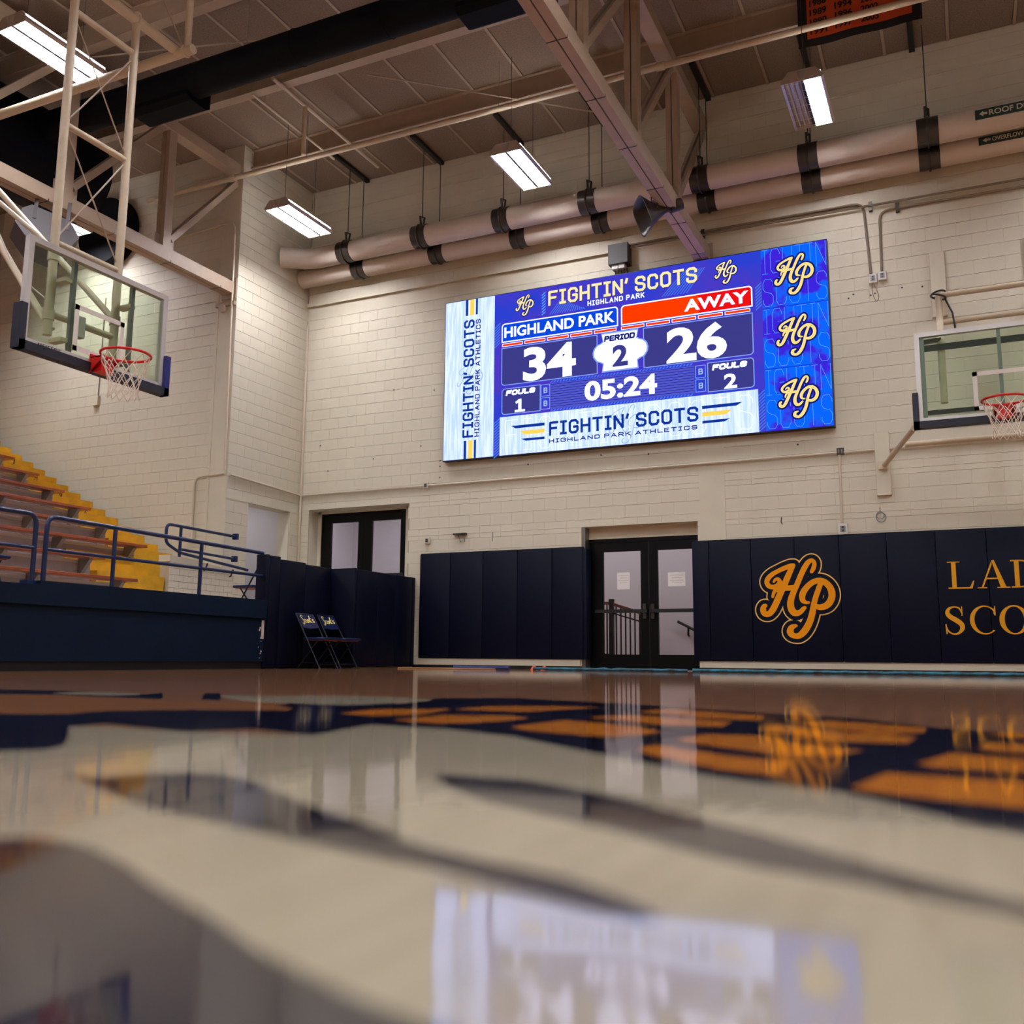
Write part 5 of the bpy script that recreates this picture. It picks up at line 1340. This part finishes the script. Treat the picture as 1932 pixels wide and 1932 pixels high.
t = thing('power_supply_box', 'black metal box with white plugs above the scoreboard', 'electrical box', (-4.81, DY, 6.56))
MB().cbox(-4.98, -4.64, 14.18, DY - .005, 6.58, 6.93, .008).build('enclosure', M['box_dark'], t)
for x in (-4.88, -4.76): MB().box(x - .05, x + .05, 14.22, 14.34, 6.51, 6.58).build('plug', M['box_white'], t)
for x in (-4.89, -4.84, -4.78, -4.73, -4.69): MB().tube([(x, 14.28, 6.52), (x + random.uniform(-.02, .02), 14.32, 6.40)], .008, 6).build('cable', M['black_metal'], t)
def wallbox(name, label, x, z, w, h, d, m, extra=None):
    t = thing(name, label, 'electrical box', (x, DY, z), 'wall boxes')
    MB().cbox(x - w / 2, x + w / 2, DY - d, DY - .001, z - h / 2, z + h / 2, .006).build('enclosure', M[m], t)
    MB().box(x - w * .28, x + w * .28, DY - d - .006, DY - d, z - h * .28, z + h * .28).build('cover_plate', M['steel_raw' if m != 'box_dark' else 'bracket'], t)
    for s in (-1, 1): MB().box(x - .012, x + .012, DY - d - .01, DY - d - .004, z + s * h * .15 - .012, z + s * h * .15 + .012).build('socket', M['black'], t)
    return t
wallbox('switch_box', 'pale switch box with a hanging cord loop, left of the pair right of the scoreboard', -.935, 5.735, .115, .14, .06, 'box_white')
wallbox('switch_box', 'pale switch box, right of the pair right of the scoreboard', -.805, 5.755, .115, .13, .06, 'box_white')
wallbox('junction_box', 'dark square junction box on the long conduit above the emblem pads', -1.50, 3.19, .10, .10, .05, 'box_dark')
wallbox('junction_box', 'cream round-cornered junction box on the long conduit near the corner', -8.46, 3.17, .10, .11, .05, 'wall_smooth')
wallbox('outlet', 'white outlet at the end of the drop conduit above the pads', -1.51, 2.05, .13, .16, .05, 'box_white')
wallbox('outlet', 'small pale outlet on the wall above the plain navy pads', -8.41, 2.19, .10, .11, .05, 'wall_smooth')
tag(MB().ring((-1.0, DY - .03, 2.22), (0, 1, .1), .05, .006, 20, 5).ring((-.99, DY - .03, 2.19), (.1, 1, 0), .065, .006, 20, 5).tube([(-1.0, DY - .03, 2.33), (-1.0, DY - .03, 2.26)], .008, 6).build('cable_coil', M['steel_raw'], None, True), 'coil of grey cable hooked on the wall above the emblem pads', 'cable')
tag(MB().tube([(-2.37, DY - .01, 2.27), (-2.375, DY - .03, 2.2), (-2.36, DY - .03, 2.16)], .008, 6).build('wall_hook', M['black_metal']), 'small dark hook on the wall left of the drop conduit', 'hook')
tag(MB().tube([(-7.15, DY - .01, 2.28), (-7.14, DY - .02, 2.2), (-7.15, DY - .02, 2.12)], .006, 6).build('wall_hook', M['steel_raw']), 'small pale hook on the wall above the plain navy pads', 'hook')
t = thing('wall_bracket', 'short dark metal bracket on the wall above the plain navy pads', 'bracket', (-7.76, DY, 2.25))
MB().box(-7.88, -7.64, DY - .08, DY - .002, 2.262, 2.285).build('shelf_bar', M['black_metal'], t)
for a, b in ((-7.8, -7.76), (-7.69, -7.68)): MB().tube([(a, DY - .03, 2.262), (b, DY - .01, 2.14)], .003, 5).build('wire', M['cable'], t)
t = thing('cord_loop', 'thin cord looping below the left switch box', 'cable', (-.93, DY, 5.4))
MB().tube([(-.95, DY - .04, 5.67), (-.96, DY - .04, 5.52), (-.9, DY - .04, 5.36), (-.86, DY - .04, 5.45), (-.93, DY - .04, 5.66)], .005, 6, bend=.08).build('cord', M['conduit'], t)
t = thing('winch_pulley', 'cream pulley on a slotted bracket on the pilaster below the truss end', 'pulley', (-11.45, LY - .05, 6.2))
MB().box(-11.64, -11.22, LY - .1, LY - .051, 6.24, 6.31).build('slotted_bar', M['steel'], t)
MB().tube([(-11.47, LY - .14, 6.19), (-11.47, LY - .08, 6.19)], .07, 18).build('wheel', M['steel'], t, True)
t = thing('pull_cord', 'thin vertical conduit with small switch on the wall below the hanging backboard', 'conduit', (-14.47, LY, 4.8))
MB().tube([(-14.46, LY - .015, 6.9), (-14.47, LY - .015, 4.95)], .011, 6).build('pipe_run', M['conduit'], t)
MB().cbox(-14.56, -14.42, LY - .06, LY - .001, 4.78, 4.97, .006).build('switch_enclosure', M['wall_smooth'], t)
t = thing('switch_box', 'pale switch box at the foot of the bent conduit by the bleacher aisle', 'electrical box', (-11.97, LY, 2.2), 'wall boxes')
MB().cbox(-12.03, -11.89, LY - .07, LY - .001, 2.13, 2.31, .006).build('enclosure', M['wall_smooth'], t)
MB().box(-11.99, -11.93, LY - .076, LY - .07, 2.18, 2.26).build('cover_plate', M['nosing'], t)
# drilled holes and old anchors left in the wall
hol = MB()
for x, z in ((-1.29, 5.5), (-1.22, 5.55), (-.98, 5.5), (-.92, 5.52), (-.55, 5.55), (-.28, 5.52), (-8.35, 4.9), (-8.6, 3.9), (-9.6, 3.75), (-8.2, 3.6), (-8.2, 3.5), (-8.2, 3.3), (-6.5, 3.4), (-5.2, 3.45), (-4.4, 3.4), (-10.8, 4.1), (-9.2, 5.0), (-10.6, 3.6), (-2.1, 3.35)):
    hol.tube([(x, DY - .0015, z), (x, DY + .003, z)], .014, 8)
hol.build('anchor_hole', M['black'], wall_back, label='old drilled anchor holes')['kind'] = 'stuff'

# ================================================================== THINGS LYING ALONG THE END WALL
def roll(name, label, x0, x1, y, r, m, cat):
    n = int((x1 - x0) / .12)
    pts = [(x0 + (x1 - x0) * k / n, y + .03 * math.sin(k * 1.7), r * .9 + .004 * math.sin(k * 2.3)) for k in range(n + 1)]
    rad = [r * (.8 + .2 * math.sin(k * 2.9 + 1)) for k in range(n + 1)]
    tag(MB().tube(pts, rad, 8).build(name, M[m], None, True), label, cat, 'things along the end wall')
roll('tarp_roll', 'teal and blue rolled floor cover along the foot of the emblem pads', -3.5, 3.0, 13.4, .028, 'teal', 'floor cover')
roll('tarp_roll', 'teal rolled floor cover in front of the glass doors', -5.9, -3.55, 13.3, .026, 'teal', 'floor cover')
roll('tarp_bundle', 'dark blue crumpled tarp bundle in front of the plain pads', -7.15, -6.2, 13.1, .032, 'bluetarp', 'floor cover')
tag(MB().cbox(-8.1, -6.4, 13.0, 13.05, .001, .022, .004).build('wood_batten', M['batten']), 'thin pale wooden batten lying before the padded enclosure', 'batten', 'things along the end wall')
for x, lab in ((-6.02, 'left orange disc marker on the floor before the plain pads'), (-5.85, 'right orange disc marker on the floor before the plain pads')):
    tag(MB().tube([(x, 13.6, .001), (x, 13.6, .03), (x, 13.6, .06)], [.06, .045, .02], 14).build('disc_marker', M['orange'], None, True), lab, 'marker', 'things along the end wall')
